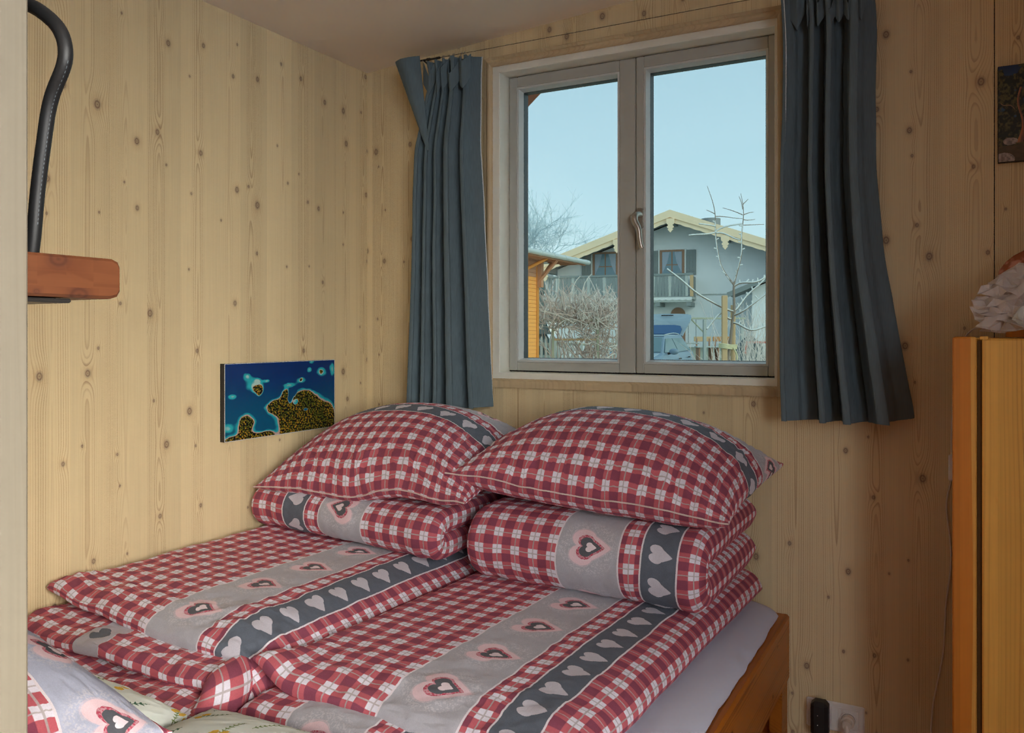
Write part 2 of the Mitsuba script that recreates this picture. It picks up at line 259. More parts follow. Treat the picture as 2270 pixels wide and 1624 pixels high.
# ------------------------------------------------------------------ printed cloth
def heart(a, b, s):
    """< 0 inside a heart of half width s; its two round lobes lie towards -a, its tip points to +a."""
    a, b = a / (1.33 * s), dr.abs(b) / s
    t = dr.clip((a + 0.25) / 1.25, 0, 1)
    return dr.minimum(dr.sqrt(dr.square(a + 0.25) + dr.square(b - 0.46)) - 0.52, dr.select((a > -0.28) & (a < 1), b - 0.97 * dr.power(1.0001 - t, 0.82), 1.0))
def duvet_print(p, n, uv, pale=1.0):
    """Bands across u (metres): plaid | grey band with large hearts 0..0.17 | plaid | dark band with small hearts 0.225..0.315 | plaid."""
    u, v = uv.x, uv.y
    back = v > 50          # the reverse of the cloth: no large hearts, the small-heart band in exchanged colours
    W, R, P, G = mi.Color3f(0.60, 0.565, 0.625), mi.Color3f(0.415, 0.095, 0.115), mi.Color3f(0.205, 0.050, 0.080), mi.Color3f(0.36, 0.31, 0.31)
    per, pv = 0.053, 0.0455
    a = dr.abs((u - 0.1975) / per - dr.floor((u - 0.1975) / per + 0.5)); b = dr.abs(v / pv - dr.floor(v / pv + 0.5))
    sa = 1 - smoothstep(0.235, 0.265, a); sb = 1 - smoothstep(0.235, 0.265, b)
    plaid = mix(mix(P, R, sa), mix(R * 0.93, W, sa), sb)
    l = dr.maximum((1 - smoothstep(0.018, 0.040, a)), (1 - smoothstep(0.018, 0.040, b)) )
    plaid = mix(plaid, G, l * 0.85)
    lb = dr.maximum((1 - smoothstep(0.010, 0.024, dr.abs(a - 0.5))) , 0) * 0.0
    # grey band, large hearts every 0.18 m
    gu = u - 0.085; gv = v - dr.floor((v - 1.314) / 0.18 + 0.5) * 0.18 - 1.314
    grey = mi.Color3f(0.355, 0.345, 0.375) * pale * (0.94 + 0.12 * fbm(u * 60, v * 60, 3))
    rad = dr.sqrt(gu * gu * 0.8 + gv * gv)
    lace = smoothstep(0.57, 0.63, noise(u * 430, v * 430, 4)) * smoothstep(0.030, 0.05, rad) * (1 - smoothstep(0.060, 0.082, rad))
    grey = mix(grey, mi.Color3f(0.52, 0.49, 0.51), lace * 0.5)
    ho = heart(gu - 0.001, gv, 0.047); hm = heart(gu - 0.004, gv, 0.0320); hd = heart(gu - 0.0045, gv, 0.0248); hw = heart(gu - 0.0085, gv, 0.0122)
    pink = mi.Color3f(0.60, 0.44, 0.47)
    grey = dr.select(heart(gu - 0.001, gv, 0.051) < 0, mix(grey, pink, 0.35), grey)
    grey = dr.select(ho < 0, pink, grey)
    scal = smoothstep(0.3, 0.6, noise(u * 420, v * 420, 6))
    grey = dr.select(hm < 0, mix(mi.Color3f(0.36, 0.055, 0.09), pink, 0.45 * scal), grey)
    grey = dr.select(hd < 0, mi.Color3f(0.085, 0.088, 0.10), grey)
    grey = dr.select(hw < 0, mi.Color3f(0.62, 0.52, 0.55), grey)
    # dark band, small hearts every 0.083 m
    su = u - 0.270; sv = v - dr.floor((v - 1.399) / 0.083 + 0.5) * 0.083 - 1.399
    slate = mi.Color3f(0.094, 0.108, 0.134) * (0.9 + 0.2 * fbm(u * 80, v * 80, 5))
    pl = mi.Color3f(0.455, 0.43, 0.475)
    inside = heart(su, sv + 0.15 * su, 0.0245) < 0
    slate = dr.select(inside, dr.select(back, slate, pl), dr.select(back, pl * 0.8, slate))
    col = dr.select((u > 0) & (u < 0.17) & ~back, grey, plaid)
    col = dr.select((u > 0.225) & (u < 0.315), slate, col)
    rim = dr.select(back, 1.0, 0.0) + dr.minimum(dr.minimum(dr.abs(u), dr.abs(u - 0.17)), dr.minimum(dr.abs(u - 0.225), dr.abs(u - 0.315)))
    col = dr.select(rim < 0.0021, mi.Color3f(0.60, 0.54, 0.57), col)
    return col * (0.94 + 0.12 * noise(u * 900, v * 900, 7))
scene['plaid_heart_cloth'] = {'type': 'twosided', 'bsdf': {'type': 'principled', 'base_color': mikit.proc(duvet_print), 'roughness': 0.85, 'specular': 0.2, 'sheen': 1.0, 'sheen_tint': 0.15}}
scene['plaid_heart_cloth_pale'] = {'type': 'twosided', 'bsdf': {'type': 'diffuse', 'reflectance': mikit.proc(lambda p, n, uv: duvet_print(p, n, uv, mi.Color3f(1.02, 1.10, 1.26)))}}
def floral_print(p, n, uv):
    """Pale cloth with scattered green sprigs and yellow flowers, one motif in each cell."""
    col = mi.Color3f(0.72, 0.77, 0.71) * (0.97 + 0.06 * fbm(uv.x * 40, uv.y * 40))
    cell = 0.105
    for ox, oy, sd in ((0.0, 0.0, 31), (0.071, 0.087, 37)):
        x, y = uv.x / cell + ox * 7, uv.y / cell + oy * 7
        i, j = dr.floor(x), dr.floor(y)
        r1, r2, r3 = cell_rand(i, j, sd), cell_rand(i, j, sd + 1), cell_rand(i, j, sd + 2)
        a = (x - i - 0.35 - 0.3 * r1) * cell; b = (y - j - 0.35 - 0.3 * r2) * cell
        t = r3 * 6.283; ca, sa = dr.cos(t), dr.sin(t)
        a, b = a * ca + b * sa, b * ca - a * sa
        b = b + 6.0 * a * a
        a, b = a / 1.35, b / 1.35
        stem = (dr.abs(b) < 0.0007) & (dr.abs(a) < 0.024)
        k = dr.floor(a / 0.0065 + 0.5); la = a - k * 0.0065 - dr.abs(b) * 0.7
        leaf = (dr.abs(la) < 0.0017 * (1 - dr.abs(b) / 0.011)) & (dr.abs(b) < 0.010 - 0.2 * dr.maximum(a, 0)) & (dr.abs(a) < 0.020)
        green = mix(mi.Color3f(0.05, 0.12, 0.075), mi.Color3f(0.22, 0.29, 0.13), r2)
        col = dr.select((stem | leaf) & (r1 > 0.3), green, col)
        fl = dr.minimum(dr.sqrt(dr.square(a - 0.022) + dr.square(b - 0.004)), dr.sqrt(dr.square(a - 0.014) + dr.square(b + 0.009)))
        col = dr.select((fl < 0.0068 * (0.7 + 0.5 * noise(a * 600, b * 600, sd))) & (r3 > 0.55), mi.Color3f(0.66, 0.43, 0.07), col)
    return col
proc_mat('floral_cloth', floral_print)
diffuse('lavender_sheet', (0.56, 0.57, 0.66))
diffuse('cream_piping', (0.55, 0.42, 0.40))
def curtain_fn(p, n, uv):
    return mi.Color3f(0.135, 0.185, 0.208) * (0.93 + 0.14 * noise(p.x * 900, p.z * 60, 2)) * (0.95 + 0.1 * fbm(p.x * 30, p.z * 8, 5))
scene['curtain_cloth'] = {'type': 'principledthin', 'base_color': mikit.proc(curtain_fn), 'roughness': 0.6, 'diff_trans': 0.35, 'spec_trans': 0.0, 'eta': 1.35}
diffuse('selvage_white', (0.62, 0.66, 0.68))
plastic('black_metal', (0.03, 0.028, 0.026), 0.4, 0.4)
plastic('steel_wire', (0.45, 0.40, 0.34), 0.3, 1.0)
plastic('black_leather', (0.008, 0.009, 0.010), 0.5)
plastic('black_plastic', (0.012, 0.012, 0.013), 0.5)
plastic('white_plastic', (0.70, 0.68, 0.64), 0.22)
plastic('cream_cable', (0.60, 0.54, 0.46), 0.4)
diffuse('gap_brown', (0.09, 0.05, 0.02))
plastic('grey_plastic', (0.30, 0.29, 0.28), 0.4)
# ------------------------------------------------------------------ bed
bed = thing('bed', 'orange-brown oiled pine bed frame under the folded plaid bedding', 'bed')
put('bed__side_rail', cbox(-0.481, -0.434, 0.5, 2.499, 0.455, 0.641, 0.006), 'oiled_pine_lengthwise_shaded', smooth=30)
put('bed__headboard', cbox(XL + 0.004, -0.482, 2.456, 2.492, 0.20, 0.645, 0.005), 'oiled_pine_upright', smooth=30)
put('bed__foot_rail', cbox(XL + 0.004, -0.4375, 0.490, 0.498, 0.30, 0.62, 0.003), 'oiled_pine_lengthwise_shaded')
put('bed__leg', cbox(-0.474, -0.438, 2.40, 2.488, 0.0, 0.4545, 0.004), 'oiled_pine_lengthwise_shaded')
put('bed__leg', cbox(-0.474, -0.4415, 0.51, 0.60, 0.0, 0.4545, 0.004), 'oiled_pine_lengthwise_shaded')
put('bed__leg', cbox(XL + 0.01, XL + 0.06, 2.36, 2.45, 0.0, 0.36, 0.004), 'oiled_pine_upright')
put('bed__leg', cbox(XL + 0.01, XL + 0.06, 0.51, 0.60, 0.0, 0.36, 0.004), 'oiled_pine_upright')
put('bed__slat_base', cbox(XL + 0.01, -0.484, 0.51, 2.44, 0.36, 0.42, 0.004), 'oiled_pine_lengthwise_shaded')
def mattress_body():
    """Rounded block in a fitted sheet; the sheet bulges a little over the side rail and sags between puckers."""
    n, m = 90, 150
    t, s = spread(n), spread(m)
    sec = [(-1.952, 0.43), (-1.956, 0.60), (-1.945, 0.665), (-1.90, 0.688), (-1.2, 0.690), (-0.62, 0.689), (-0.53, 0.686), (-0.485, 0.677), (-0.458, 0.662), (-0.450, 0.650), (-0.4535, 0.645), (-0.4845, 0.640), (-0.4865, 0.56), (-0.486, 0.43)]
    from scipy.interpolate import PchipInterpolator
    sec = np.array(sec); L = np.r_[0, np.cumsum(np.linalg.norm(np.diff(sec, axis=0), axis=1))]
    q = np.linspace(0, L[-1], 200); sec = np.stack([PchipInterpolator(L, sec[:, k])(q) for k in (0, 1)], 1)
    y = np.linspace(0.505, 2.45, m)
    e = np.minimum(1, np.minimum((y - 0.505) / 0.05, (2.45 - y) / 0.05 + 0.0)); e = np.sqrt(np.clip(1 - (1 - e) ** 2, 0, 1))
    c = np.array([-1.2, 0.56]); e = 0.93 + 0.07 * e; ex = 0.985 + 0.015 * (e - 0.93) / 0.07
    P = np.stack([c[0] + (sec[:, None, 0] - c[0]) * ex[None], np.broadcast_to(y, (200, m)), np.where(sec[:, None, 1] > c[1], c[1] + (sec[:, None, 1] - c[1]) * e[None], sec[:, None, 1])], -1)
    w = np.exp(-((P[..., 0] + 0.46) / 0.035) ** 2) * (P[..., 2] > 0.641)
    P[..., 0] += 0.012 * w * (fb(P[..., [1, 1, 1]], 9.0, 4))
    P[..., 2] += 0.003 * fb(P, 7, 9) * (P[..., 2] > 0.65)
    idx = np.arange(200 * m).reshape(200, m)
    f = np.stack([idx[:-1, :-1], idx[:-1, 1:], idx[1:, 1:], idx[1:, :-1]], -1).reshape(-1, 4)
    f = np.vstack([f[:, [0, 2, 1]], f[:, [0, 3, 2]]])
    v = P.reshape(-1, 3); cen = []
    for k in (0, m - 1): cen.append(P[:, k].mean(0))
    nv = len(v); v = np.vstack([v, cen])
    caps = [[nv, idx[i, 0], idx[(i + 1) % 200, 0]] for i in range(200)] + [[nv + 1, idx[(i + 1) % 200, -1], idx[i, -1]] for i in range(200)]
    bot = [[idx[0, j], idx[0, j + 1], idx[-1, j + 1]] for j in range(m - 1)] + [[idx[0, j], idx[-1, j + 1], idx[-1, j]] for j in range(m - 1)]
    mm = trimesh.Trimesh(v, np.vstack([f, caps, bot]), process=False); trimesh.repair.fix_normals(mm); return mm
put('mattress', mattress_body(), 'lavender_sheet', 'mattress in a plain lavender-grey fitted sheet, showing along the bed rail', 'mattress', smooth=40)

def layer(xl, xr, yf, yb, zc, h, nx=130, ny=170, front=0.10, back=0.05, side=None, sag=None, corner=None, disp=0.004, seed=0, x0=0.0, bow=0.0, wavy=0.0):
    """One folded layer of a duvet lying along the bed; xl, xr: (at the front, at the back); zc: function of (tau, y fraction) or a number."""
    t, s = spread(nx), spread(ny)
    Tt, Ss = np.meshgrid(t, s, indexing='ij')
    side = side or h / 2
    wL, wR = xl[0] + (xl[1] - xl[0]) * Ss, xr[0] + (xr[1] - xr[0]) * Ss
    X = wL + (wR - wL) * Tt
    Y = yf + (yb - yf) * Ss - bow * np.sin(np.pi * Tt) * (1 - Ss) ** 3
    Z = (zc(Tt, Ss) if callable(zc) else zc) + 0 * X
    S = np.stack([X, Y, Z], -1)
    S[..., 0] += 0.014 * fb(S, 6.0, seed + 1) * np.minimum(1, 8 * np.abs(Tt - 0.5) ** 2)
    S[..., 1] += 0.034 * fb(S, 6.0, seed + 2) * (1 - Ss) ** 2
    S[..., 2] += wavy * np.sin(Tt * 9.5 + seed) * (1 - Ss) ** 4 * np.sin(np.pi * Tt)
    w = (xr[0] - xl[0]); L = yb - yf
    H = h * edges(Tt, side / w, side / w) * edges(Ss, front / L, back / L, 0.42, 0.5)
    H = H * (1 + 0.28 * fb(S, 6.0, seed + 5)) + 0.003
    fold = fb(S * np.array([1.0, 1.7, 1.0]), 16, seed + 7, 3) * (0.35 + 1.2 * np.exp(-Ss * L / 0.18)) + 0.55 * fb(S * np.array([1.0, 2.2, 1.0]), 30, seed + 8, 2) * np.exp(-((Ss * L - 0.08) / 0.14) ** 2)
    m, uv, P = sheet(S, H, 0.5, disp * 2.2 * fold, u_axis=0, u_at=x0, v_axis=1)
    return m, uv, P
# right duvet
G = 'folded duvets along the bed'
r = thing('folded_duvet', 'folded red plaid duvet with grey heart band, lying along the bed rail side', 'duvet')
m, uv, _ = layer((-1.235, -1.16), (-0.60, -0.525), 1.17, 2.43, 0.716, 0.050, front=0.05, wavy=0.006, disp=0.006, seed=11, x0=-1.07)
put(r + '__lower_fold', m, 'plaid_heart_cloth', smooth=True, uv=uv)
def zr(t, s):
    z = 0.752 - 0.036 * np.clip((t - 0.86) / 0.14, 0, 1) ** 2 + 0.004 * s
    z = z + 0.045 * np.exp(-((t) / 0.10) ** 2 - (s / 0.07) ** 2)
    return z - 0.020 * np.exp(-(s / 0.05) ** 2) * (t > 0.25) * np.clip((t - 0.25) / 0.2, 0, 1)
m, uv, PR = layer((-1.255, -1.172), (-0.555, -0.498), 1.225, 2.435, zr, 0.074, 190, 220, front=0.15, seed=23, x0=-0.915, disp=0.0058, side=0.045)
put(r + '__upper_fold', m, 'plaid_heart_cloth', smooth=True, uv=uv)
seam = PR[::4, 1] - np.array([0, 0.002, 0.001]); 
# left duvet
l = thing('folded_duvet', 'red plaid folded duvet with grey heart band, lying along the wall side of the bed', 'duvet')
m, uv, _ = layer((-1.945, -1.945), (-1.262, -1.21), 1.095, 2.43, lambda t, s: 0.712 + 0.012 * np.exp(-((t - 0.1) / 0.2) ** 2), 0.046, front=0.045, wavy=0.009, disp=0.007, seed=31, x0=-1.05)
put(l + '__lower_fold', m, 'plaid_heart_cloth', smooth=True, uv=uv)
m, uv, _ = layer((-1.948, -1.945), (-1.30, -1.26), 1.150, 2.43, lambda t, s: 0.757 + 0.010 * np.exp(-((t - 0.1) / 0.2) ** 2), 0.048, front=0.05, wavy=0.011, disp=0.007, seed=41, x0=-1.934)
uv[:, 1] += 100.06
put(l + '__middle_fold', m, 'plaid_heart_cloth', smooth=True, uv=uv)
def zl(t, s):
    z = 0.806 + 0.012 * np.exp(-((t) / 0.3) ** 2) - 0.085 * np.clip((t - 0.80) / 0.20, 0, 1) ** 2
    return z + 0.018 * np.exp(-((t - 0.02) / 0.10) ** 2 - (s / 0.06) ** 2) - 0.018 * np.exp(-(s / 0.05) ** 2) * np.clip((t - 0.25) / 0.3, 0, 1)
m, uv, _ = layer((-1.948, -1.945), (-1.238, -1.200), 1.235, 2.435, zl, 0.062, 190, 220, front=0.09, seed=53, x0=-1.577, disp=0.0075, side=0.04)
put(l + '__upper_fold', m, 'plaid_heart_cloth', smooth=True, uv=uv)
# the edge where the left duvet is folded round: a roll along its right side
def roll_body():
    a = np.linspace(-0.65 * math.pi, 0.62 * math.pi, 60); s = spread(120)
    A, Ss = np.meshgrid(a, s, indexing='ij')
    xc = -1.305 + 0.036 * Ss - 0.05 * np.clip((Ss - 0.04) / 0.12, 0, 1) ** 2 * (3 - 2 * np.clip((Ss - 0.04) / 0.12, 0, 1)); zc = 0.731
    k = 0.25 + 0.75 * np.sqrt(np.clip(1 - (1 - np.clip(Ss / 0.055, 0, 1)) ** 2, 0, 1))
    S = np.stack([xc + 0.047 * np.cos(A) * k, 1.105 + 0.06 * np.clip(A / 2, 0, 1) + 1.32 * Ss, zc + 0.046 * np.sin(A) * k], -1)
    S += 0.012 * fb(S, 9, 61)[..., None] * np.array([1, 0.5, 1])
    tt = (A - a[0]) / (a[-1] - a[0])
    H = 0.030 * edges(tt, 0.2, 0.2) * edges(Ss, 0.03, 0.03) + 0.002
    return sheet(S, H, 0.5, 0.003 * fb(S, 25, 66), u_axis=2, u_at=0.742, v_axis=1)
m, uv, _ = roll_body()
uv = uv * np.array([-1.0, 1.0]) + np.array([0.42, 0])
put(l + '__side_fold', m, 'plaid_heart_cloth', smooth=True, uv=uv)

def bundle(x0, x1, yn, yb, zb, th, gap, u_sign, u_at, seed, tilt=0.0, skew=0.0, nx=190, nt=170):
    """A duvet folded into a thick strip and doubled over, its round nose towards the foot of the bed."""
    R = (th + gap) / 2; z0 = zb + th / 2
    yc = yn + th / 2 + R
    path = [(yb, z0)] + [(yc + (yb - yc) * k, z0) for k in (0.75, 0.5, 0.25)] + [(yc - R * math.cos(a), z0 + R - R * math.sin(a)) for a in np.linspace(-math.pi / 2, math.pi / 2, 21)][::1]
    path = [(yb, z0), (yb * 0.6 + yc * 0.4, z0)] + [(yc - R * math.sin(a), z0 + R - R * math.cos(a)) for a in np.linspace(0, math.pi, 25)] + [(yb * 0.6 + yc * 0.4, z0 + 2 * R), (yb, z0 + 2 * R)]
    pth = np.array(path); L = np.r_[0, np.cumsum(np.linalg.norm(np.diff(pth, axis=0), axis=1))]
    t = spread(nt); q = t * L[-1]; c = np.stack([np.interp(q, L, pth[:, k]) for k in (0, 1)], 1)
    from scipy.ndimage import gaussian_filter1d
    c = gaussian_filter1d(c, 2.0, axis=0, mode='nearest')
    s = spread(nx)
    X = x0 + (x1 - x0) * s
    S = np.zeros((nx, nt, 3)); S[..., 0] = X[:, None]; S[..., 1] = c[None, :, 0] + skew * (s[:, None] - 0.5); S[..., 2] = c[None, :, 1] + tilt * (s[:, None] - 0.5)
    S[..., 2] += 0.010 * fb(S * np.array([1, 0.3, 0]), 5, seed) * (c[None, :, 1] > z0 + R)
    S[..., 1] += 0.022 * fb(S * np.array([1, 0, 1.0]), 5, seed + 1)
    S[..., 0] += 0.020 * fb(S * np.array([0.2, 1, 1]), 7, seed + 2) * (2 * np.abs(s[:, None] - 0.5)) ** 3
    H = th * edges(s, th * 0.42 / abs(x1 - x0), th * 0.42 / abs(x1 - x0))[:, None] * edges(t, 0.04, 0.04)[None]
    H = H * (1 + 0.10 * fb(S, 6, seed + 3)) + 0.002
    crease = np.exp(-((S[..., 2] - zb - 0.045) / 0.05) ** 2)
    disp = 0.015 * fb(S * np.array([1.4, 0.5, 0.35]), 15, seed + 4, 2) * (0.3 + crease) + 0.003 * fb(S, 24, seed + 6)
    N = np.cross(np.gradient(S, axis=0), np.gradient(S, axis=1)); N /= np.linalg.norm(N, axis=2, keepdims=True)
    k = np.argmin(c[:, 0]); sg = -np.sign(N[nx // 2, k, 1])
    P, Q = S + sg * N * (H / 2)[..., None] + sg * N * (disp * np.minimum(1, H / (0.35 * th)))[..., None], S - sg * N * (H / 2)[..., None]
    dx = np.r_[0, np.cumsum(np.linalg.norm(np.diff(P[:, k], axis=0), axis=1))]; kk = nx // 2
    U = u_sign * (dx - dx[kk] + P[kk, k, 0] - u_at)
    dv = np.r_[0, np.cumsum(np.linalg.norm(np.diff(P[kk], axis=0), axis=1))]; V = dv - dv[k]
    idx = np.arange(nx * nt).reshape(nx, nt); inner = np.zeros((nx, nt), bool); inner[1:-1, 1:-1] = True
    jdx = idx.copy(); jdx[inner] = nx * nt + np.arange(inner.sum())
    qd = lambda I: np.stack([I[:-1, :-1], I[1:, :-1], I[1:, 1:], I[:-1, 1:]], -1).reshape(-1, 4)
    f = np.vstack([qd(idx) if sg > 0 else qd(idx)[:, ::-1], qd(jdx)[:, ::-1] if sg > 0 else qd(jdx)])
    UV = np.stack(np.broadcast_arrays(U[:, None], V[None]), -1)
    return (np.vstack([P.reshape(-1, 3), Q[inner]]), f), np.vstack([UV.reshape(-1, 2), UV[inner]])
m, uv = bundle(-1.172, -0.515, 1.872, 2.455, 0.792, 0.094, 0.004, 1.0, -0.888, 71, skew=-0.03)
uv[:, 1] += 1.314 - 0.055
put('doubled_duvet', m, 'plaid_heart_cloth', 'red plaid duvet bundle under the right pillow, large heart on its grey front band', 'duvet', smooth=True, uv=uv)
m, uv = bundle(-1.940, -1.215, 1.850, 2.455, 0.846, 0.066, 0.003, -1.0, -1.475, 83, tilt=-0.015, skew=-0.06)
uv[:, 1] += 1.314 - 0.055
put('doubled_duvet', m, 'plaid_heart_cloth', 'red plaid duvet bundle under the left pillow, dark heart band at its left', 'duvet', smooth=True, uv=uv)

def pillow(corners, h, low, seed, u_band, nx=190, ny=160, pw=(2.3, 0.62), pinch=0.05, bulge_y=0.0, wr=0.004, wave=0.0):
    """corners: front left, front right, back right, back left. Plump between four seams that pull into pointed corners."""
    t, s = spread(nx), spread(ny); Tt, Ss = np.meshgrid(t, s, indexing='ij')
    a, b, c, d = [np.array(p, float) for p in corners]
    S = a * ((1 - Tt) * (1 - Ss))[..., None] + b * (Tt * (1 - Ss))[..., None] + c * (Tt * Ss)[..., None] + d * ((1 - Tt) * Ss)[..., None]
    ex, ey = (b - a) / np.linalg.norm(b - a), (d - a) / np.linalg.norm(d - a)
    W, Dp = np.linalg.norm(b - a), np.linalg.norm(d - a)
    kx, ky = 2 * Tt - 1, 2 * Ss - 1
    S = S - ex * (pinch * W * np.sign(kx) * np.abs(kx) ** 3 * (1 - ky ** 2) * 0.5)[..., None] - ey * (pinch * Dp * np.sign(ky) * np.abs(ky) ** 3 * (1 - kx ** 2) * 0.5)[..., None]
    p, q = pw
    E = (1 - np.abs(kx) ** p) ** q * (1 - np.abs(ky) ** p) ** q
    H1 = h * E * (1 + 0.10 * fb(S, 4, seed)) + 0.002
    H2 = low * ((1 - np.abs(kx) ** 5) * (1 - np.abs(ky) ** 5)) ** 0.5 + 0.002
    H = H1 + H2; frac = H1 / H
    edge_w = np.maximum(np.abs(kx), np.abs(ky))
    S[..., 2] += 0.020 * fb(S, 9, seed + 1) * edge_w ** 4
    S[..., 1] += 0.020 * fb(S, 8, seed + 2) * edge_w ** 4
    radial = fb(np.stack([S[..., 0] * (1 + 2 * np.abs(ky)), S[..., 1] * 0.6 * (1 + 2 * np.abs(kx)), S[..., 2] * 0], -1), 13, seed + 4, 2)
    disp = wr * (1.2 * fb(S, 14, seed + 3) + 3.2 * radial * edge_w ** 2)
    S[..., 2] += wave * (np.sin(Tt * 9.0 + 0.6) * 0.5 + np.exp(-((Tt - 0.72) / 0.10) ** 2)) * (1 - Ss) ** 6 * np.sin(np.pi * Tt)
    m, uv, P = sheet(S, H, frac, disp, u_axis=0, v_axis=1)
    u, v = uv[:, 0], uv[:, 1]
    v0, u0 = v[:nx * ny].reshape(nx, ny)[nx // 2, 0], u.min()
    uv = np.stack([u_band - (v - v0), u - u0 + 1.36], 1)
    rim = S[:, 0], S[:, -1], S[0], S[-1]
    return m, uv, rim
def pillow_thing(label, *args, **kw):
    m, uv, rim = pillow(*args, **kw)
    k = thing('pillow', label, 'pillow')
    put(k + '__cushion', m, 'plaid_heart_cloth', smooth=True, uv=uv)
    f = rim[0] + np.array([0, -0.004, 0.002])
    put(k + '__zip_seam', tube(f, 0.0021, 7), 'cream_piping', 'cream zip seam along the front', smooth=40)
    return k
pillow_thing('plump red plaid pillow on the right bundle, in front of the other pillow',
             [(-1.222, 1.895, 1.072), (-0.462, 1.895, 1.018), (-0.448, 2.485, 1.075), (-1.205, 2.480, 1.080)], 0.178, 0.058, 91, 0.315 + 0.345, pinch=0.06, wave=0.006)
pillow_thing('plump red plaid pillow on the left bundle beside the wall',
             [(-1.905, 1.870, 0.980), (-1.130, 1.835, 1.012), (-1.195, 2.470, 1.085), (-1.930, 2.470, 1.045)], 0.192, 0.032, 101, 0.315 + 0.350, pinch=0.05, wr=0.0048, wave=0.020)
# cushions and a pillow at the foot of the bed, near the lens
def plain_pillow(corners, h, low, seed, bsdf, label, key='pillow', **kw):
    m, uv, rim = pillow(corners, h, low, seed, 0.0, **kw)
    return put(key, m, bsdf, label, 'pillow', smooth=True, uv=uv)
plain_pillow([(-1.90, 0.56, 0.755), (-1.30, 0.54, 0.735), (-1.272, 1.085, 0.735), (-1.925, 1.095, 0.765)], 0.058, 0.045, 111, 'floral_cloth', 'pale green pillow with printed sprigs and yellow flowers, at the wall side of the bed', nx=120, ny=120, pw=(3.2, 0.55), pinch=0.03, wr=0.0012)
plain_pillow([(-1.262, 0.56, 0.730), (-0.62, 0.56, 0.725), (-0.66, 1.150, 0.725), (-1.255, 1.130, 0.735)], 0.058, 0.035, 121, 'floral_cloth', 'pale green pillow with printed sprigs, in the middle of the foot of the bed', nx=120, ny=120, pw=(3.2, 0.55), pinch=0.03, wr=0.0012)
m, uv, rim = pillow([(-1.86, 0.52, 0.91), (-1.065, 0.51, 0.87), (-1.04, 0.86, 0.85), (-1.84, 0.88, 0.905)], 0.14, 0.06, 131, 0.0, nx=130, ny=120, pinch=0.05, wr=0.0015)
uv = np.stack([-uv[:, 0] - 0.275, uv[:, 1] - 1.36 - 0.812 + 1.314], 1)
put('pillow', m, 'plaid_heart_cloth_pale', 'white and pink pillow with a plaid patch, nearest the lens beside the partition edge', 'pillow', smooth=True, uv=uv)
plastic('brown_wire', (0.10, 0.075, 0.055), 0.4, 0.3)
# ------------------------------------------------------------------ curtains on a thin cable
cab = thing('curtain_cable', 'thin dark steel curtain cable stretched above the window', 'curtain cable')
put(cab + '__cable', tube([(-1.66, 2.420, 2.4065), (-0.16, 2.420, 2.4065)], 0.0010, 8, n=4), 'brown_wire')
put(cab + '__end_fitting', cat_(tube([(-1.672, 2.420, 2.4085), (-1.585, 2.420, 2.4065)], 0.0032, 10, n=4), tube([(-1.640, 2.420, 2.408), (-1.628, 2.420, 2.408)], 0.0048, 10, n=3), tube([(-1.600, 2.420, 2.407), (-1.588, 2.420, 2.407)], 0.0045, 10, n=3)), 'black_metal', 'black end fitting', smooth=40)
put(cab + '__bracket', cat_(tube([(-1.655, 2.421, 2.407), (-1.625, 2.455, 2.375), (-1.612, 2.499, 2.352)], 0.0028, 8, n=10), tube([(-1.612, 2.4995, 2.352), (-1.612, 2.492, 2.352)], 0.012, 16, n=3)), 'black_metal', smooth=40)
put(cab + '__bracket', cat_(tube([(-0.29, 2.421, 2.407), (-0.285, 2.455, 2.375), (-0.28, 2.499, 2.352)], 0.0028, 8, n=10), tube([(-0.28, 2.4995, 2.352), (-0.28, 2.492, 2.352)], 0.012, 16, n=3)), 'black_metal', smooth=40)

def cloth(P, th=0.0016):
    """A thin cloth of thickness th about the surface P (n, m, 3)."""
    n, m = P.shape[:2]
    N = np.cross(np.gradient(P, axis=0), np.gradient(P, axis=1)); N /= np.linalg.norm(N, axis=2, keepdims=True) + 1e-12
    v = np.vstack([(P + N * th / 2).reshape(-1, 3), (P - N * th / 2).reshape(-1, 3)])
    i = np.arange(n * m).reshape(n, m); q = np.stack([i[:-1, :-1], i[1:, :-1], i[1:, 1:], i[:-1, 1:]], -1).reshape(-1, 4)
    rim = np.r_[i[:, 0], i[-1, 1:], i[-2::-1, -1], i[0, -2:0:-1]]; w = n * m
    e = np.stack([rim, np.roll(rim, -1), np.roll(rim, -1) + w, rim + w], -1)
    m_ = trimesh.Trimesh(v, np.vstack([f[:, k] for f in (q, (q + w)[:, ::-1], e[:, ::-1]) for k in ([0, 1, 2], [0, 2, 3])]), process=False)
    return m_
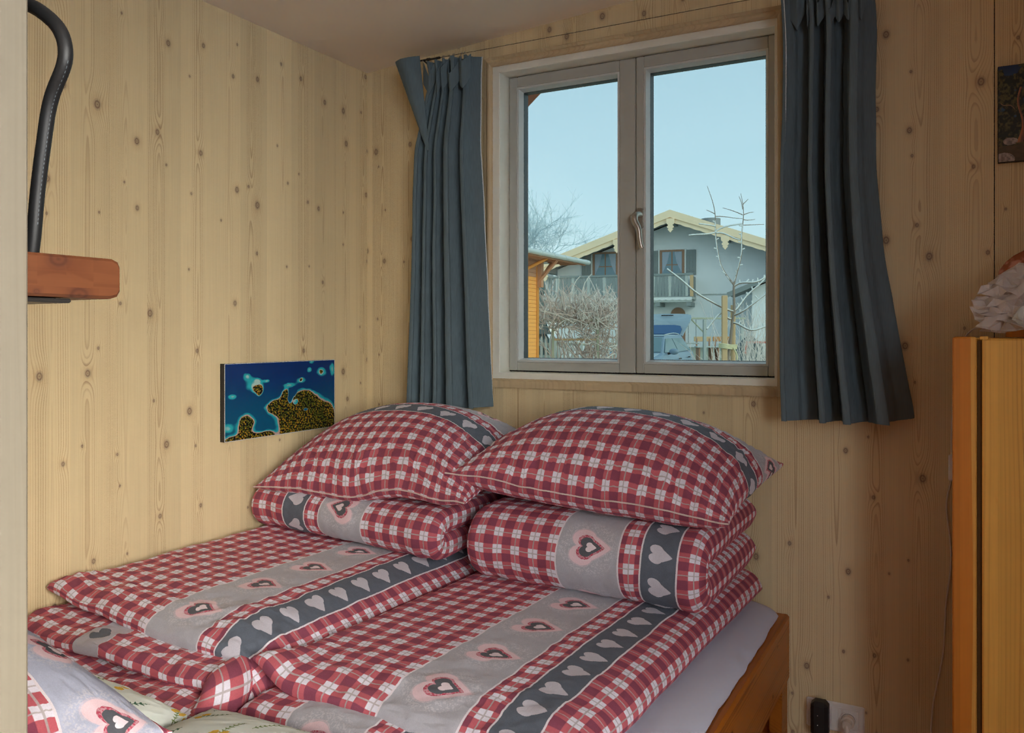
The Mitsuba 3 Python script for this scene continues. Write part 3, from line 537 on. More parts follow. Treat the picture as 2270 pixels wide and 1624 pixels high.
def curtain_mid(levels, folds, y0, nx=420, ny=150, seed=0, start=0.0, tail=0.0):
    """levels: (height fraction from the top, x left, x right, fold depth, z); folds: (end tau, depth factor) for each pleat."""
    L = np.array(levels, float); s = np.linspace(0, 1, ny) ** 1.15
    xl, xr, A, z = (np.interp(s, L[:, 0], L[:, k]) for k in (1, 2, 3, 4))
    from scipy.ndimage import gaussian_filter1d
    xl, xr, A = (gaussian_filter1d(a, 3, mode='nearest') for a in (xl, xr, A))
    tau = np.linspace(0, 1, nx); ends = np.r_[0, [f[0] for f in folds]]
    k = np.clip(np.searchsorted(ends, tau, side='right') - 1, 0, len(folds) - 1)
    loc = (tau - ends[k]) / (ends[k + 1] - ends[k]); dep = np.array([f[1] for f in folds])[k]
    ph = loc[None] + 0.10 * (meshkit.noise(np.stack([np.broadcast_to(k[None] * 3.7, (ny, nx)), s[:, None] * 2.2 + 0 * k[None], 0 * s[:, None] + 0 * k[None] + seed], -1)) - 0.5)
    ph = np.where((k[None] == 0), start + (1 - start) * ph, ph)
    c = np.cos(2 * np.pi * ph); si = np.sin(2 * np.pi * ph)
    wv = np.sign(-c) * np.abs(c) ** 0.6                      # flat fronts, narrow backs
    wid = (ends[k + 1] - ends[k])[None]
    # cloth runs out over its neighbour: each pleat front is wider than its share
    X = xl[:, None] + (xr - xl)[:, None] * (ends[k][None] + wid * ((ph - start * (k[None] == 0)) / np.where(k[None] == 0, 1 - start, 1) - 0.25 * np.sin(4 * np.pi * ph) * (ph > 0.5 * start)))
    Y = y0 - A[:, None] * dep[None] * wv
    P = np.stack([X, Y, np.broadcast_to(z[:, None], X.shape)], -1)
    P[..., 0] += tail * np.clip((tau - 0.94) / 0.06, 0, 1)[None] ** 1.5
    P[..., 0] += 0.006 * fb(P * np.array([1, 1, 0.35]), 12, seed + 3)
    P[..., 1] += 0.012 * fb(P * np.array([1, 1, 0.30]), 10, seed + 5)
    return P.transpose(1, 0, 2)
# left curtain
cl = thing('curtain', 'slate blue curtain at the left of the window, its top corner flapping out', 'curtain')
lv = [(0.0, -1.640, -1.452, 0.030, 2.392), (0.06, -1.625, -1.455, 0.028, 2.33), (0.13, -1.650, -1.455, 0.028, 2.25), (0.25, -1.690, -1.460, 0.034, 2.10), (0.5, -1.700, -1.445, 0.040, 1.80), (0.8, -1.712, -1.425, 0.043, 1.44), (1.0, -1.722, -1.410, 0.045, 1.205)]
P = curtain_mid(lv, [(0.20, 0.9), (0.36, 1.0), (0.52, 0.9), (0.80, 1.25), (1.0, 0.8)], 2.420, seed=3, tail=0.022)
P[..., 2] -= 0.012 * np.sin(np.linspace(0, math.pi, P.shape[0]))[:, None] * (np.linspace(0, 1, P.shape[1])[None] ** 8)
put(cl + '__fabric', cloth(P), 'curtain_cloth', smooth=True)
E_ = P[-1] + np.array([0.001, 0, 0]); put(cl + '__selvage', tube(E_[::3], 0.0017, 6), 'selvage_white', 'white woven edge', smooth=60)
# the free corner: a triangular leaf of cloth turned outwards at the top
a, b = np.meshgrid(np.linspace(0, 1, 50), np.linspace(0, 1, 80), indexing='ij')
w = (1 - b) ** 0.9
xa, xb = -1.7465 + 0.125 * b, -1.655 + 0.044 * b
F = np.stack([xa + (xb - xa) * a, 2.378 + 0.012 * b + 0.028 * (a - 0.2) ** 2 * w - 0.016 * np.sin(math.pi * a) * w, 2.4045 - 0.318 * b - 0.004 * np.sin(math.pi * a) + 0.012 * a * (1 - b)], -1)
put(cl + '__corner_flap', cloth(F), 'curtain_cloth', smooth=True)
def ruffle(pts, z0, drop, lean, seed):
    """Header cloth between two hooks: a lip that hangs forward in a V."""
    a, b = np.meshgrid(np.linspace(0, 1, 40), np.linspace(0, 1, 40), indexing='ij')
    p = np.array(pts, float); q = (1 - a)[..., None] * p[0] + a[..., None] * p[1]
    v = 1 - np.abs(2 * a - 1) ** 1.3
    q[..., 1] += -lean * v * (1 - 0.3 * b); q[..., 2] += -drop * v * (1 - b) ** 1.0 - b * (0.075 + 0.045 * v)
    q[..., 0] += 0.004 * np.sin(5 * a + seed)
    return q
for i, (x0, x1, dr_, ln) in enumerate([(-1.645, -1.590, 0.055, 0.012), (-1.592, -1.556, 0.050, 0.026), (-1.562, -1.538, 0.040, 0.030), (-1.540, -1.492, 0.062, 0.030), (-1.494, -1.452, 0.030, 0.030)]):
    put(cl + '__header_pleat', cloth(ruffle([(x0, 2.405, 2.395 - 0.008 * (i % 2)), (x1, 2.402, 2.394)], 0, dr_, ln, i)), 'curtain_cloth', smooth=True)
def hook(x, z=2.4085, y=2.420, lean=0.006):
    a = np.linspace(-0.6, math.pi, 12)
    up = [(x + 0.0045 * math.cos(t), y - 0.004 * math.cos(t), z - 0.003 + 0.0055 * math.sin(t)) for t in a]
    return tube(up + [(x - 0.0035, y + 0.0035, z - 0.010), (x + lean * 0.4, y - 0.004, z - 0.024), (x + lean, y - 0.012, z - 0.036)], 0.0009, 6)
for x in (-1.660, -1.575, -1.570, -1.548, -1.533, -1.528, -1.498, -1.487): put(cl + '__hook', hook(x), 'steel_wire', smooth=60)
# right curtain
cr = thing('curtain', 'slate blue curtain at the right of the window, flaring out at its hem', 'curtain')
lv = [(0.0, -0.440, -0.225, 0.034, 2.400), (0.05, -0.438, -0.212, 0.034, 2.35), (0.12, -0.434, -0.208, 0.034, 2.26), (0.25, -0.436, -0.212, 0.036, 2.09), (0.42, -0.440, -0.210, 0.042, 1.89), (0.62, -0.440, -0.192, 0.050, 1.66), (0.85, -0.440, -0.148, 0.056, 1.38), (1.0, -0.436, -0.120, 0.058, 1.212)]
P = curtain_mid(lv, [(0.27, 0.9), (0.45, 1.0), (0.66, 1.15), (1.0, 1.0)], 2.405, seed=13, start=0.42)
k = np.linspace(0, 1, P.shape[0])
P[..., 2] += (0.020 * np.clip((k - 0.7) / 0.3, 0, 1) ** 2)[:, None] * (np.linspace(0, 1, P.shape[1])[None] ** 6)
put(cr + '__fabric', cloth(P), 'curtain_cloth', smooth=True)
put(cr + '__selvage', tube((P[0] + np.array([-0.0008, -0.001, 0]))[::3], 0.0016, 6), 'selvage_white', 'white woven edge', smooth=60)
for i, (x0, x1, dr_, ln) in enumerate([(-0.420, -0.372, 0.040, 0.016), (-0.375, -0.352, 0.078, 0.030), (-0.352, -0.318, 0.060, 0.022), (-0.318, -0.292, 0.085, 0.030), (-0.296, -0.276, 0.050, 0.026), (-0.276, -0.255, 0.080, 0.032), (-0.255, -0.215, 0.030, 0.014)]):
    put(cr + '__header_pleat', cloth(ruffle([(x0, 2.392, 2.404), (x1, 2.392, 2.402)], 0, dr_, ln, i)), 'curtain_cloth', smooth=True)
for x in (-0.43, -0.375, -0.352, -0.318, -0.295, -0.276, -0.255, -0.215): put(cr + '__hook', hook(x), 'steel_wire', smooth=60)

# ------------------------------------------------------------------ pictures
def blob(a, b, items):
    """Smooth union of ellipses (x, y, rx, ry): about 1 inside, 0 at the shore."""
    f = mi.Float(0)
    for x, y, rx, ry in items: f = f + dr.exp(-1.4 * (dr.square((a - x) / rx) + dr.square((b - y) / ry)))
    return f
LAND = [(0.55, 0.70, 0.17, 0.22), (0.42, 0.60, 0.09, 0.10), (0.52, 0.48, 0.045, 0.12), (0.70, 0.55, 0.12, 0.15), (0.78, 0.75, 0.19, 0.24), (0.55, 0.95, 0.08, 0.15), (0.75, 1.0, 0.22, 0.2), (0.92, 0.88, 0.09, 0.25), (0.17, 0.80, 0.085, 0.15), (0.10, 1.0, 0.16, 0.10), (0.33, 1.0, 0.12, 0.09), (0.255, 0.345, 0.050, 0.065), (0.285, 0.375, 0.030, 0.07), (0.66, 0.262, 0.020, 0.036), (0.857, 0.175, 0.024, 0.035)]
SHOAL = [(0.18, 0.19, 0.04, 0.055), (0.27, 0.24, 0.035, 0.04), (0.24, 0.30, 0.085, 0.10), (0.345, 0.25, 0.03, 0.03), (0.06, 0.44, 0.040, 0.045), (0.735, 0.13, 0.028, 0.045), (0.86, 0.17, 0.062, 0.075), (0.975, 0.14, 0.03, 0.11), (0.765, 0.02, 0.03, 0.03), (0.55, 0.335, 0.075, 0.04), (0.66, 0.27, 0.05, 0.06), (0.03, 0.82, 0.05, 0.07), (0.60, 0.56, 0.04, 0.05)]
POND = [(0.555, 0.50, 0.026, 0.10), (0.615, 0.575, 0.030, 0.045), (0.705, 0.70, 0.030, 0.028), (0.59, 0.425, 0.02, 0.05)]
def island_print(p, n, uv):
    a, b = (p.y - 1.792) / 0.499, (1.360 - p.z) / 0.236
    wa = a + 0.030 * (fbm(a * 14, b * 9, 3) - 0.5); wb_ = b + 0.050 * (fbm(a * 14, b * 9, 8) - 0.5)
    land = blob(wa, wb_, LAND) - 1.5 * blob(wa, wb_, POND); shoal = blob(wa, wb_, SHOAL) + 0.55 * smoothstep(0.10, 0.42, land)
    sea = mix(mi.Color3f(0.006, 0.028, 0.13), mi.Color3f(0.004, 0.070, 0.15), smoothstep(0.2, 1.0, b + 0.3 * fbm(a * 4, b * 3)))
    sea = mix(sea, mi.Color3f(0.02, 0.34, 0.38), smoothstep(0.26, 0.62, shoal)); sea = mix(sea, mi.Color3f(0.42, 0.56, 0.50), smoothstep(0.75, 1.15, shoal) * 0.8)
    d1, d2, r = voronoi(a * 78, b * 37)
    tree = mix(mi.Color3f(0.060, 0.075, 0.006), mi.Color3f(0.36, 0.19, 0.012), smoothstep(0.45, 0.95, 0.55 * r + 0.6 * fbm(a * 7, b * 5, 4))) * (1.25 - 1.25 * smoothstep(0.1, 0.62, d1))
    col = mix(sea, mi.Color3f(0.42, 0.30, 0.26), smoothstep(0.40, 0.47, land)); col = mix(col, tree + 0.006, smoothstep(0.50, 0.54, land))
    edge = dr.minimum(dr.minimum(a, 1 - a) * 0.499, dr.minimum(b, 1 - b) * 0.236)
    return dr.select(edge < 0.0016, mi.Color3f(0.5, 0.52, 0.52), col)
proc_mat('island_photo', island_print, 0.35, 0.3)
p1 = thing('wall_picture', 'aerial picture of wooded islands in a blue sea, hung low on the left wall', 'picture')
put(p1 + '__board', cbox(XL, -1.9462, 1.792, 2.291, 1.124, 1.360, 0.001), 'black_plastic', 'black board edge')
put(p1 + '__print', box(-1.9462, -1.9450, 1.792, 2.291, 1.124, 1.360), 'island_photo')
def pine_print(p, n, uv):
    a, b = (p.x - 0.0865) / 0.244, (2.138 - p.z) / 0.244      # metres of the print's height on both axes
    sky = mix(mi.Color3f(0.004, 0.022, 0.085), mi.Color3f(0.008, 0.065, 0.15), smoothstep(0.0, 0.25, b))
    t = fbm(a * 13, b * 13, 2)
    crown = smoothstep(0.40, 0.52, t + 0.9 * (b - 0.20) + 0.55 * dr.exp(-dr.square((a - 0.20) / 0.10) - dr.square((b - 0.15) / 0.06)))
    leaf = mix(mi.Color3f(0.006, 0.009, 0.004), mi.Color3f(0.085, 0.075, 0.012), smoothstep(0.42, 0.75, fbm(a * 40, b * 34, 7)))
    col = mix(sky, leaf, crown)
    tx = 0.215 + 0.028 * dr.sin(b * 11.0 + 0.6) - 0.02 * b; w = 0.010 + 0.020 * smoothstep(0.5, 0.85, b)
    trunk = (dr.abs(a - tx) < w) & (b > 0.24) & (b < 0.82)
    col = dr.select(trunk, mix(mi.Color3f(0.36, 0.14, 0.05), mi.Color3f(0.14, 0.06, 0.035), smoothstep(-0.4, 0.7, (a - tx) / w + 0.6 * noise(a * 90, b * 30))), col)
    br = (dr.abs(b - (0.36 + 0.75 * a + 0.02 * dr.sin(a * 40))) < 0.006) & (a < 0.15) & (a > 0.02)
    col = dr.select(br, mi.Color3f(0.20, 0.11, 0.05), col)
    ground = mix(mi.Color3f(0.045, 0.035, 0.008), mi.Color3f(0.11, 0.06, 0.02), fbm(a * 22, b * 50, 5))
    col = dr.select(b > 0.83 + 0.02 * noise(a * 12, 1), ground, col)
    st = dr.square((a - 0.05) / 0.10) + dr.square((b - 0.985) / 0.07); s2 = dr.square((a - 0.11) / 0.07) + dr.square((b - 0.80) / 0.04)
    return dr.select((st < 1) | (s2 < 0.6 + noise(a * 50, b * 50, 1)) & (s2 < 1), mi.Color3f(0.26, 0.22, 0.20) * (0.5 + noise(a * 60, b * 60, 3)), col)
proc_mat('pine_photo', pine_print, 0.35, 0.3)
p2 = thing('wall_picture', 'picture of a pine tree with a reddish trunk, at the right beside the panel joint', 'picture')
put(p2 + '__board', cbox(0.0855, 0.46, 2.4812, D - 0.0002, 1.891, 2.138, 0.001), 'black_plastic', 'black board edge')
put(p2 + '__print', box(0.0865, 0.459, 2.480, 2.4812, 1.892, 2.137), 'pine_photo')

# ------------------------------------------------------------------ cupboard, crumpled wrapping, salt lamp
cu = thing('cupboard', 'tall oiled pine cupboard standing against the window wall at the right', 'cupboard')
put(cu + '__side_panel', cbox(-0.0145, 0.0315, 2.0, 2.470, 0.0, 1.4435, 0.003), 'oiled_pine_upright', 'orange side panel with knots', smooth=30)
put(cu + '__back_panel', cbox(0.0315, 0.80, 2.45, 2.468, 0.02, 1.430, 0.002), 'yellow_pine_upright')
put(cu + '__side_panel', cbox(0.80, 0.846, 2.0, 2.470, 0.0, 1.4435, 0.003), 'oiled_pine_upright', smooth=30)
put(cu + '__shelf_top', cbox(0.0315, 0.80, 2.022, 2.45, 1.422, 1.4405, 0.002), 'yellow_pine_upright')
put(cu + '__hinge_block', cbox(0.0365, 0.0520, 2.003, 2.030, 1.4380, 1.4452, 0.001), 'yellow_pine_upright')
put(cu + '__door', cbox(0.0405, 0.418, 1.990, 2.010, 0.05, 1.4395, 0.003), 'yellow_pine_upright', 'yellow pine door', smooth=30)
put(cu + '__door', cbox(0.421, 0.797, 1.990, 2.010, 0.05, 1.4395, 0.003), 'yellow_pine_upright', 'yellow pine door', smooth=30)
put(cu + '__door_gap', box(0.0316, 0.0404, 2.0, 2.015, 0.05, 1.436), 'gap_brown')
def crumple(c, r, seed, n=60, jag=0.30, sub=2):
    """A crumpled hull of facets about c."""
    g = np.random.default_rng(seed)
    m = trimesh.creation.icosphere(subdivisions=sub + 1); v = m.vertices.copy()
    k = g.normal(size=(n, 3)); k /= np.linalg.norm(k, axis=1, keepdims=True); o = 1 - jag * g.random(n) ** 1.5
    d = np.min(np.where(v @ k.T > 0.35, o[None] / np.maximum(v @ k.T, 0.35), 9.0), axis=1)
    v = v * np.minimum(d, 1.15)[:, None] * (1 + 0.05 * (g.random(len(v)) - 0.5))[:, None]
    m.vertices = v * np.array(r) + np.array(c); return m
scene['tissue_paper'] = {'type': 'principledthin', 'base_color': {'type': 'rgb', 'value': [0.66, 0.60, 0.57]}, 'roughness': 0.55, 'diff_trans': 0.5, 'spec_trans': 0.0, 'eta': 1.4}
g = np.random.default_rng(4)
def paper(corners, n=8, amp=0.010, seed=0):
    """A creased sheet of tissue between four corners, in flat facets."""
    a, b, c, d = [np.array(p, float) for p in corners]; g = np.random.default_rng(seed)
    s, t = np.meshgrid(np.linspace(0, 1, n), np.linspace(0, 1, n), indexing='ij')
    s = s + (g.random((n, n)) - 0.5) * 0.6 / n * ((s > 0) & (s < 1)); t = t + (g.random((n, n)) - 0.5) * 0.6 / n * ((t > 0) & (t < 1))
    P = a * ((1 - s) * (1 - t))[..., None] + b * (s * (1 - t))[..., None] + c * (s * t)[..., None] + d * ((1 - s) * t)[..., None]
    P = P + amp * g.normal(size=P.shape) * np.array([0.6, 1.0, 0.6]); P[..., 2] = np.maximum(P[..., 2], 1.447)
    return cloth(P, 0.0006)
core = crumple((0.165, 2.17, 1.515), (0.125, 0.10, 0.068), 5)
core.vertices[:, 2] = np.maximum(core.vertices[:, 2], 1.4465)
bag = put('paper_wrapping', cat_(core, paper([(0.026, 2.085, 1.500), (0.16, 2.06, 1.475), (0.17, 2.10, 1.600), (0.030, 2.12, 1.528)], seed=1), paper([(0.036, 2.10, 1.545), (0.14, 2.085, 1.53), (0.17, 2.13, 1.625), (0.085, 2.16, 1.588)], seed=2), paper([(0.038, 2.08, 1.455), (0.17, 2.05, 1.450), (0.16, 2.09, 1.52), (0.026, 2.09, 1.505)], seed=3)), 'tissue_paper', 'crumpled white tissue paper wrapping on top of the cupboard', 'wrapping paper', smooth=38)
plastic('shiny_film', (0.46, 0.49, 0.50), 0.12)
diffuse('white_print', (0.80, 0.80, 0.78))
fm = crumple((0.170, 2.055, 1.487), (0.072, 0.020, 0.042), 9, 40, 0.35)
fm.vertices[:, 2] = np.maximum(fm.vertices[:, 2], 1.4465)
pk = thing('plastic_packet', 'shiny grey plastic packet with white flower print, in front of the tissue paper', 'packet')
put(pk + '__film', fm, 'shiny_film')
yf = 2.034
put(pk + '__flower_print', cat_(*[tube([(0.128, yf, 1.465), (0.137 + 0.004 * k, yf - 0.002, 1.480 + 0.004 * k), (0.126 + 0.011 * k, yf, 1.497 + 0.002 * (k % 2))], 0.0007, 5, n=10) for k in range(3)], *[tube([(0.150 + 0.008 * math.cos(a + t), yf - 0.003, 1.492 + 0.008 * math.sin(a + t)) for t in np.linspace(-0.5, 0.5, 8)], 0.0008, 5) for a in np.linspace(0, 2 * math.pi, 5, endpoint=False)]), 'white_print', smooth=60)
def salt_fn(p, n, uv):
    return mix(mi.Color3f(0.30, 0.075, 0.028), mi.Color3f(0.52, 0.25, 0.18), smoothstep(0.48, 0.72, fbm(p.x * 45, p.y * 45, p.z * 45)))
proc_mat('rock_salt', salt_fn, 0.35, 0.5)
sl = thing('salt_lamp', 'reddish brown rock salt lamp behind the tissue paper, its pale cord running down the wall', 'lamp')
put(sl + '__rock', crumple((0.158, 2.372, 1.563), (0.085, 0.075, 0.092), 21, 26, 0.30, 1), 'rock_salt')
put(sl + '__base', trimesh.creation.cylinder(0.06, 0.026, transform=trimesh.transformations.translation_matrix((0.158, 2.372, 1.4555)), sections=32), 'oiled_pine_upright', smooth=40)
put(sl + '__cord', tube([(0.10, 2.40, 1.452), (0.06, 2.43, 1.464), (0.022, 2.482, 1.456), (-0.006, 2.490, 1.40), (-0.016, 2.490, 1.28), (-0.020, 2.489, 1.15), (-0.0215, 2.489, 1.06), (-0.0300, 2.490, 1.02), (-0.0260, 2.492, 0.93), (-0.0215, 2.492, 0.84), (-0.033, 2.492, 0.73), (-0.039, 2.492, 0.61), (-0.062, 2.492, 0.47), (-0.068, 2.492, 0.33), (-0.10, 2.488, 0.16), (-0.18, 2.478, 0.12), (-0.25, 2.462, 0.20), (-0.272, 2.450, 0.32), (-0.2745, 2.452, 0.366)], 0.0023, 8, n=120), 'cream_cable', smooth=60)
put(sl + '__cord_switch', cbox(-0.0275, -0.010, 2.478, 2.494, 1.062, 1.132, 0.004), 'white_plastic', 'white inline switch', smooth=30)
pm = cat_(trimesh.creation.cylinder(0.0175, 0.022, sections=28), trimesh.creation.cylinder(0.012, 0.020, transform=trimesh.transformations.translation_matrix((0, 0, 0.02)), sections=24))
pm.apply_transform(trimesh.transformations.rotation_matrix(math.pi / 2, [1, 0, 0])); pm.apply_translation((-0.2745, 2.482, 0.3725))
put(sl + '__plug', cat_(pm, tube([(-0.2745, 2.462, 0.372), (-0.2745, 2.452, 0.360), (-0.2745, 2.450, 0.342)], [0.008, 0.007, 0.004], 12, n=10)), 'cream_cable', 'cream plug in the socket', smooth=40)
so = thing('wall_socket', 'white double wall socket low on the window wall beside the bed', 'socket')
fr = cbox(-0.387, -0.233, 2.4905, 2.5, 0.333, 0.4145, 0.004)
put(so + '__plate', fr, 'white_plastic', smooth=30)
for x in (-0.3455, -0.2745):
    k = put(so + '__insert', cbox(x - 0.0275, x + 0.0275, 2.4885, 2.4915, 0.3465, 0.4015, 0.0015), 'white_plastic')
    a = trimesh.creation.annulus(0.0185, 0.0215, 0.004, sections=40); a.apply_transform(trimesh.transformations.rotation_matrix(math.pi / 2, [1, 0, 0])); a.apply_translation((x, 2.488, 0.374))
    put(k + '__rim', a, 'white_plastic', smooth=40)
    d = trimesh.creation.cylinder(0.0185, 0.0012, sections=40); d.apply_transform(trimesh.transformations.rotation_matrix(math.pi / 2, [1, 0, 0])); d.apply_translation((x, 2.488, 0.374))
    put(k + '__well', d, 'grey_plastic', 'grey round well')
    put(k + '__field', box(x + 0.004, x + 0.016, 2.4882, 2.4887, 0.3965, 0.3985), 'white_plastic')
ch = thing('power_adapter', 'black power adapter plugged into the left half of the wall socket', 'power adapter')
put(ch + '__housing', cbox(-0.3695, -0.3225, 2.442, 2.4875, 0.325, 0.4235, 0.010), 'black_plastic', smooth=35)
put(ch + '__light', cat_(*[trimesh.creation.icosphere(2, 0.0011).apply_translation((-0.3495, 2.4418, z)) for z in (0.3885, 0.3615)]), 'white_print', 'two tiny pale marks')

# ------------------------------------------------------------------ shelf behind the partition
sh = thing('shelf', 'short reddish brown wooden shelf with rounded end, fixed behind the partition edge', 'shelf')
pr = [(y, z) for y, z in [(0.4855, 1.4872), (0.578, 1.4872), (0.5865, 1.490), (0.590, 1.496), (0.590, 1.521), (0.5875, 1.527), (0.580, 1.530), (0.4855, 1.530)]]
v = np.array([(x, y, z) for x in (-1.30, -0.7985) for y, z in pr]); v2 = np.array([(-0.7950, 0.4855 + (y - 0.4855) * 0.975, 1.5086 + (z - 1.5086) * 0.86) for y, z in pr])
put(sh + '__board', trimesh.convex.convex_hull(np.vstack([v, v2])), 'reddish_board', smooth=35)
put(sh + '__clip', cbox(-1.10, -0.7985, 0.4855, 0.535, 1.4815, 1.4860, 0.0015), 'black_metal', 'flat black metal strip below the board')
ha = thing('leather_handle', 'black stitched leather handle arching above the small wooden shelf', 'handle')
hp = [(-0.829, 0.512, 1.5312), (-0.826, 0.512, 1.545), (-0.820, 0.512, 1.586), (-0.807, 0.512, 1.649), (-0.792, 0.512, 1.692), (-0.774, 0.512, 1.722), (-0.779, 0.512, 1.744), (-0.800, 0.512, 1.765), (-0.833, 0.512, 1.784), (-0.90, 0.512, 1.795), (-0.98, 0.512, 1.770), (-1.02, 0.512, 1.69), (-1.03, 0.512, 1.60), (-1.03, 0.512, 1.5312)]
put(ha + '__grip', tube(hp, 0.0068, 14, n=160, squash=(1.0, 1.05)), 'black_leather', smooth=50)
pp = smooth_path(hp, 320)[14:96]
tn = np.gradient(pp, axis=0); tn /= np.linalg.norm(tn, axis=1, keepdims=True); side = np.stack([tn[:, 2], 0 * tn[:, 0], -tn[:, 0]], 1)
q = pp + side * 0.0067 + np.array([0, -0.0012, 0])
st = [tube(q[i:i + 2], 0.00045, 5) for i in range(0, 78, 2)]
plastic('pale_thread', (0.10, 0.13, 0.145), 0.6)
put(ha + '__stitching', cat_(*st), 'pale_thread', 'row of pale stitches')
# ------------------------------------------------------------------ outside: the yard, in metres to the right (r), away (d) and up (z)
def yd(r, d, z):
    return np.asarray(r)[..., None] * RGT + np.asarray(d)[..., None] * FWD + np.asarray(z, float)[..., None] * np.array([0, 0, 1.0])
def ydp(pts):
    p = np.asarray(pts, float); return yd(p[..., 0], p[..., 1], p[..., 2])
YM = np.eye(4); YM[:3, 0], YM[:3, 1] = RGT, FWD
def iny(m): m.apply_transform(YM); return m
diffuse('frosty_grass', (0.42, 0.44, 0.36)); diffuse('render_white', (0.83, 0.86, 0.90)); diffuse('eave_yellow', (0.93, 0.75, 0.54)); diffuse('grey_boards', (0.26, 0.30, 0.31)); diffuse('grey_boards_pale', (0.46, 0.50, 0.49))  # outdoor colours here and below paled to stand in for haze
diffuse('shutter_grey', (0.25, 0.285, 0.295)); diffuse('frame_brown', (0.36, 0.22, 0.16)); diffuse('roof_grey', (0.30, 0.32, 0.33)); diffuse('frost_white', (0.74, 0.77, 0.78)); diffuse('bark', (0.30, 0.245, 0.21)); diffuse('twig_pink', (0.58, 0.46, 0.42)); diffuse('twig_pale', (0.72, 0.66, 0.62))
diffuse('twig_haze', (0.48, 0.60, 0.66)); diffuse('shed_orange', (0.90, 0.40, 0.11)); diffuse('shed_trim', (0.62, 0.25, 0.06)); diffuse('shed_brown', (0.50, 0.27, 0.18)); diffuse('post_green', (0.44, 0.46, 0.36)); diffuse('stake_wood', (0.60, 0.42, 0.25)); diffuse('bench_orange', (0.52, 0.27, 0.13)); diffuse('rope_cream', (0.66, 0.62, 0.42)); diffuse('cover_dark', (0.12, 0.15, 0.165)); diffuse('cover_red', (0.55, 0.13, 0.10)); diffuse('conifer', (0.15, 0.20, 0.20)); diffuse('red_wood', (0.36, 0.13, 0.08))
plastic('zinc', (0.50, 0.56, 0.57), 0.45, 0.3); plastic('car_paint', (0.17, 0.25, 0.34), 0.35); plastic('car_paint_pale', (0.27, 0.35, 0.42), 0.45); plastic('car_glass', (0.12, 0.20, 0.24), 0.08); plastic('car_glass_blue', (0.05, 0.12, 0.26), 0.3); plastic('house_glass', (0.16, 0.26, 0.33), 0.1); diffuse('net_curtain', (0.40, 0.46, 0.56)); diffuse('tyre', (0.03, 0.03, 0.032)); plastic('lamp_glass', (0.6, 0.65, 0.68), 0.15)
gx, gy = np.meshgrid(np.linspace(-60, 60, 61), np.linspace(3.2, 110, 90), indexing='ij')
ss = lambda a, b, x: np.clip((x - a) / (b - a), 0, 1) ** 2 * (3 - 2 * np.clip((x - a) / (b - a), 0, 1))
def gz(r, d): return -0.14 + 0.66 * ss(22.5, 27, d) * ss(4.7, 6.2, r) + 0.5 * ss(29, 36, d)
G = yd(gx, gy, gz(gx, gy)); i = np.arange(gx.size).reshape(gx.shape)
put('ground', (G.reshape(-1, 3), np.stack([i[:-1, :-1], i[1:, :-1], i[1:, 1:], i[:-1, 1:]], -1).reshape(-1, 4)), 'frosty_grass', 'frosty garden ground outside the window', None, None, 'structure', smooth=True)

# --- house: along its gable wall (a), out from it towards the viewer (o), up (z)
C20, S20 = math.cos(math.radians(20)), math.sin(math.radians(20))
HM = np.eye(4); HM[:3, 0] = C20 * RGT - S20 * FWD; HM[:3, 1] = -(S20 * RGT + C20 * FWD); HM[:3, 3] = 4.84 * RGT + 35 * FWD
def inh(m):
    m.apply_transform(HM)
    if np.linalg.det(HM[:3, :3]) < 0: m.invert()
    return m
def hb(a0, a1, o0, o1, z0, z1): return inh(box(a0, a1, o0, o1, z0, z1))
def hpoly(pts, o0, o1):
    m = trimesh.creation.extrude_polygon(Polygon(pts), o1 - o0)
    m.apply_transform(np.array([[1, 0, 0, 0], [0, 0, 1, o0], [0, 1, 0, 0], [0, 0, 0, 1.0]])); m.invert(); return inh(m)
ho = thing('house', 'white Alpine house with yellow gable boards and weathered balcony, behind the garden', 'house')
ax, az, sl = 2.0, 6.36, 0.357
zr_ = lambda a: az - sl * abs(a - ax)
put(ho + '__wall', hpoly([(-3.05, -0.2), (7.05, -0.2), (7.05, zr_(7.05) - 0.32), (ax, az - 0.32), (-3.05, zr_(-3.05) - 0.32)], -11, 0), 'render_white')
for s in (-1, 1):
    e = ax + s * 5.62
    put(ho + '__roof', hpoly([(ax, az - 0.26), (ax, az), (e, zr_(e)), (e, zr_(e) - 0.26)], -12, 1.26), 'roof_grey', smooth=False)
    put(ho + '__gable_board', hpoly([(ax, az - 0.27), (ax, az + 0.03), (e, zr_(e) + 0.03), (e, zr_(e) - 0.25)], 1.27, 1.33), 'eave_yellow', 'pale yellow gable board')
    aa = np.linspace(ax, e, 120); lo = zr_(ax) - sl * np.abs(aa - ax) - 0.43 - 0.022 * np.abs(np.sin((aa - ax) * 8))
    put(ho + '__scalloped_board', hpoly(list(zip(aa, lo)) + [(e, zr_(e) - 0.20), (ax, az - 0.20)], 1.235, 1.268), 'eave_yellow')
drop = [(-0.14, 0.05), (0.14, 0.05), (0.14, -0.14), (0.11, -0.20), (0.07, -0.235), (0.115, -0.28), (0.115, -0.34), (0.06, -0.39), (0.10, -0.42), (0.04, -0.50), (0.0, -0.56), (-0.04, -0.50), (-0.10, -0.42), (-0.06, -0.39), (-0.115, -0.34), (-0.115, -0.28), (-0.07, -0.235), (-0.11, -0.20), (-0.14, -0.14)]
for a in (-3.19, -0.13, 2.03, 4.15, 6.05, 7.2):
    z = zr_(a) - 0.36
    put(ho + '__carved_drop', hpoly([(a + x * (1.15), z + y * 0.92) for x, y in drop], 1.335, 1.375), 'eave_yellow', 'carved yellow pendant' if a == 2.03 else None)
    put(ho + '__purlin', hb(a - 0.09, a + 0.09, 0, 1.23, z - 0.12, z + 0.12), 'grey_boards')
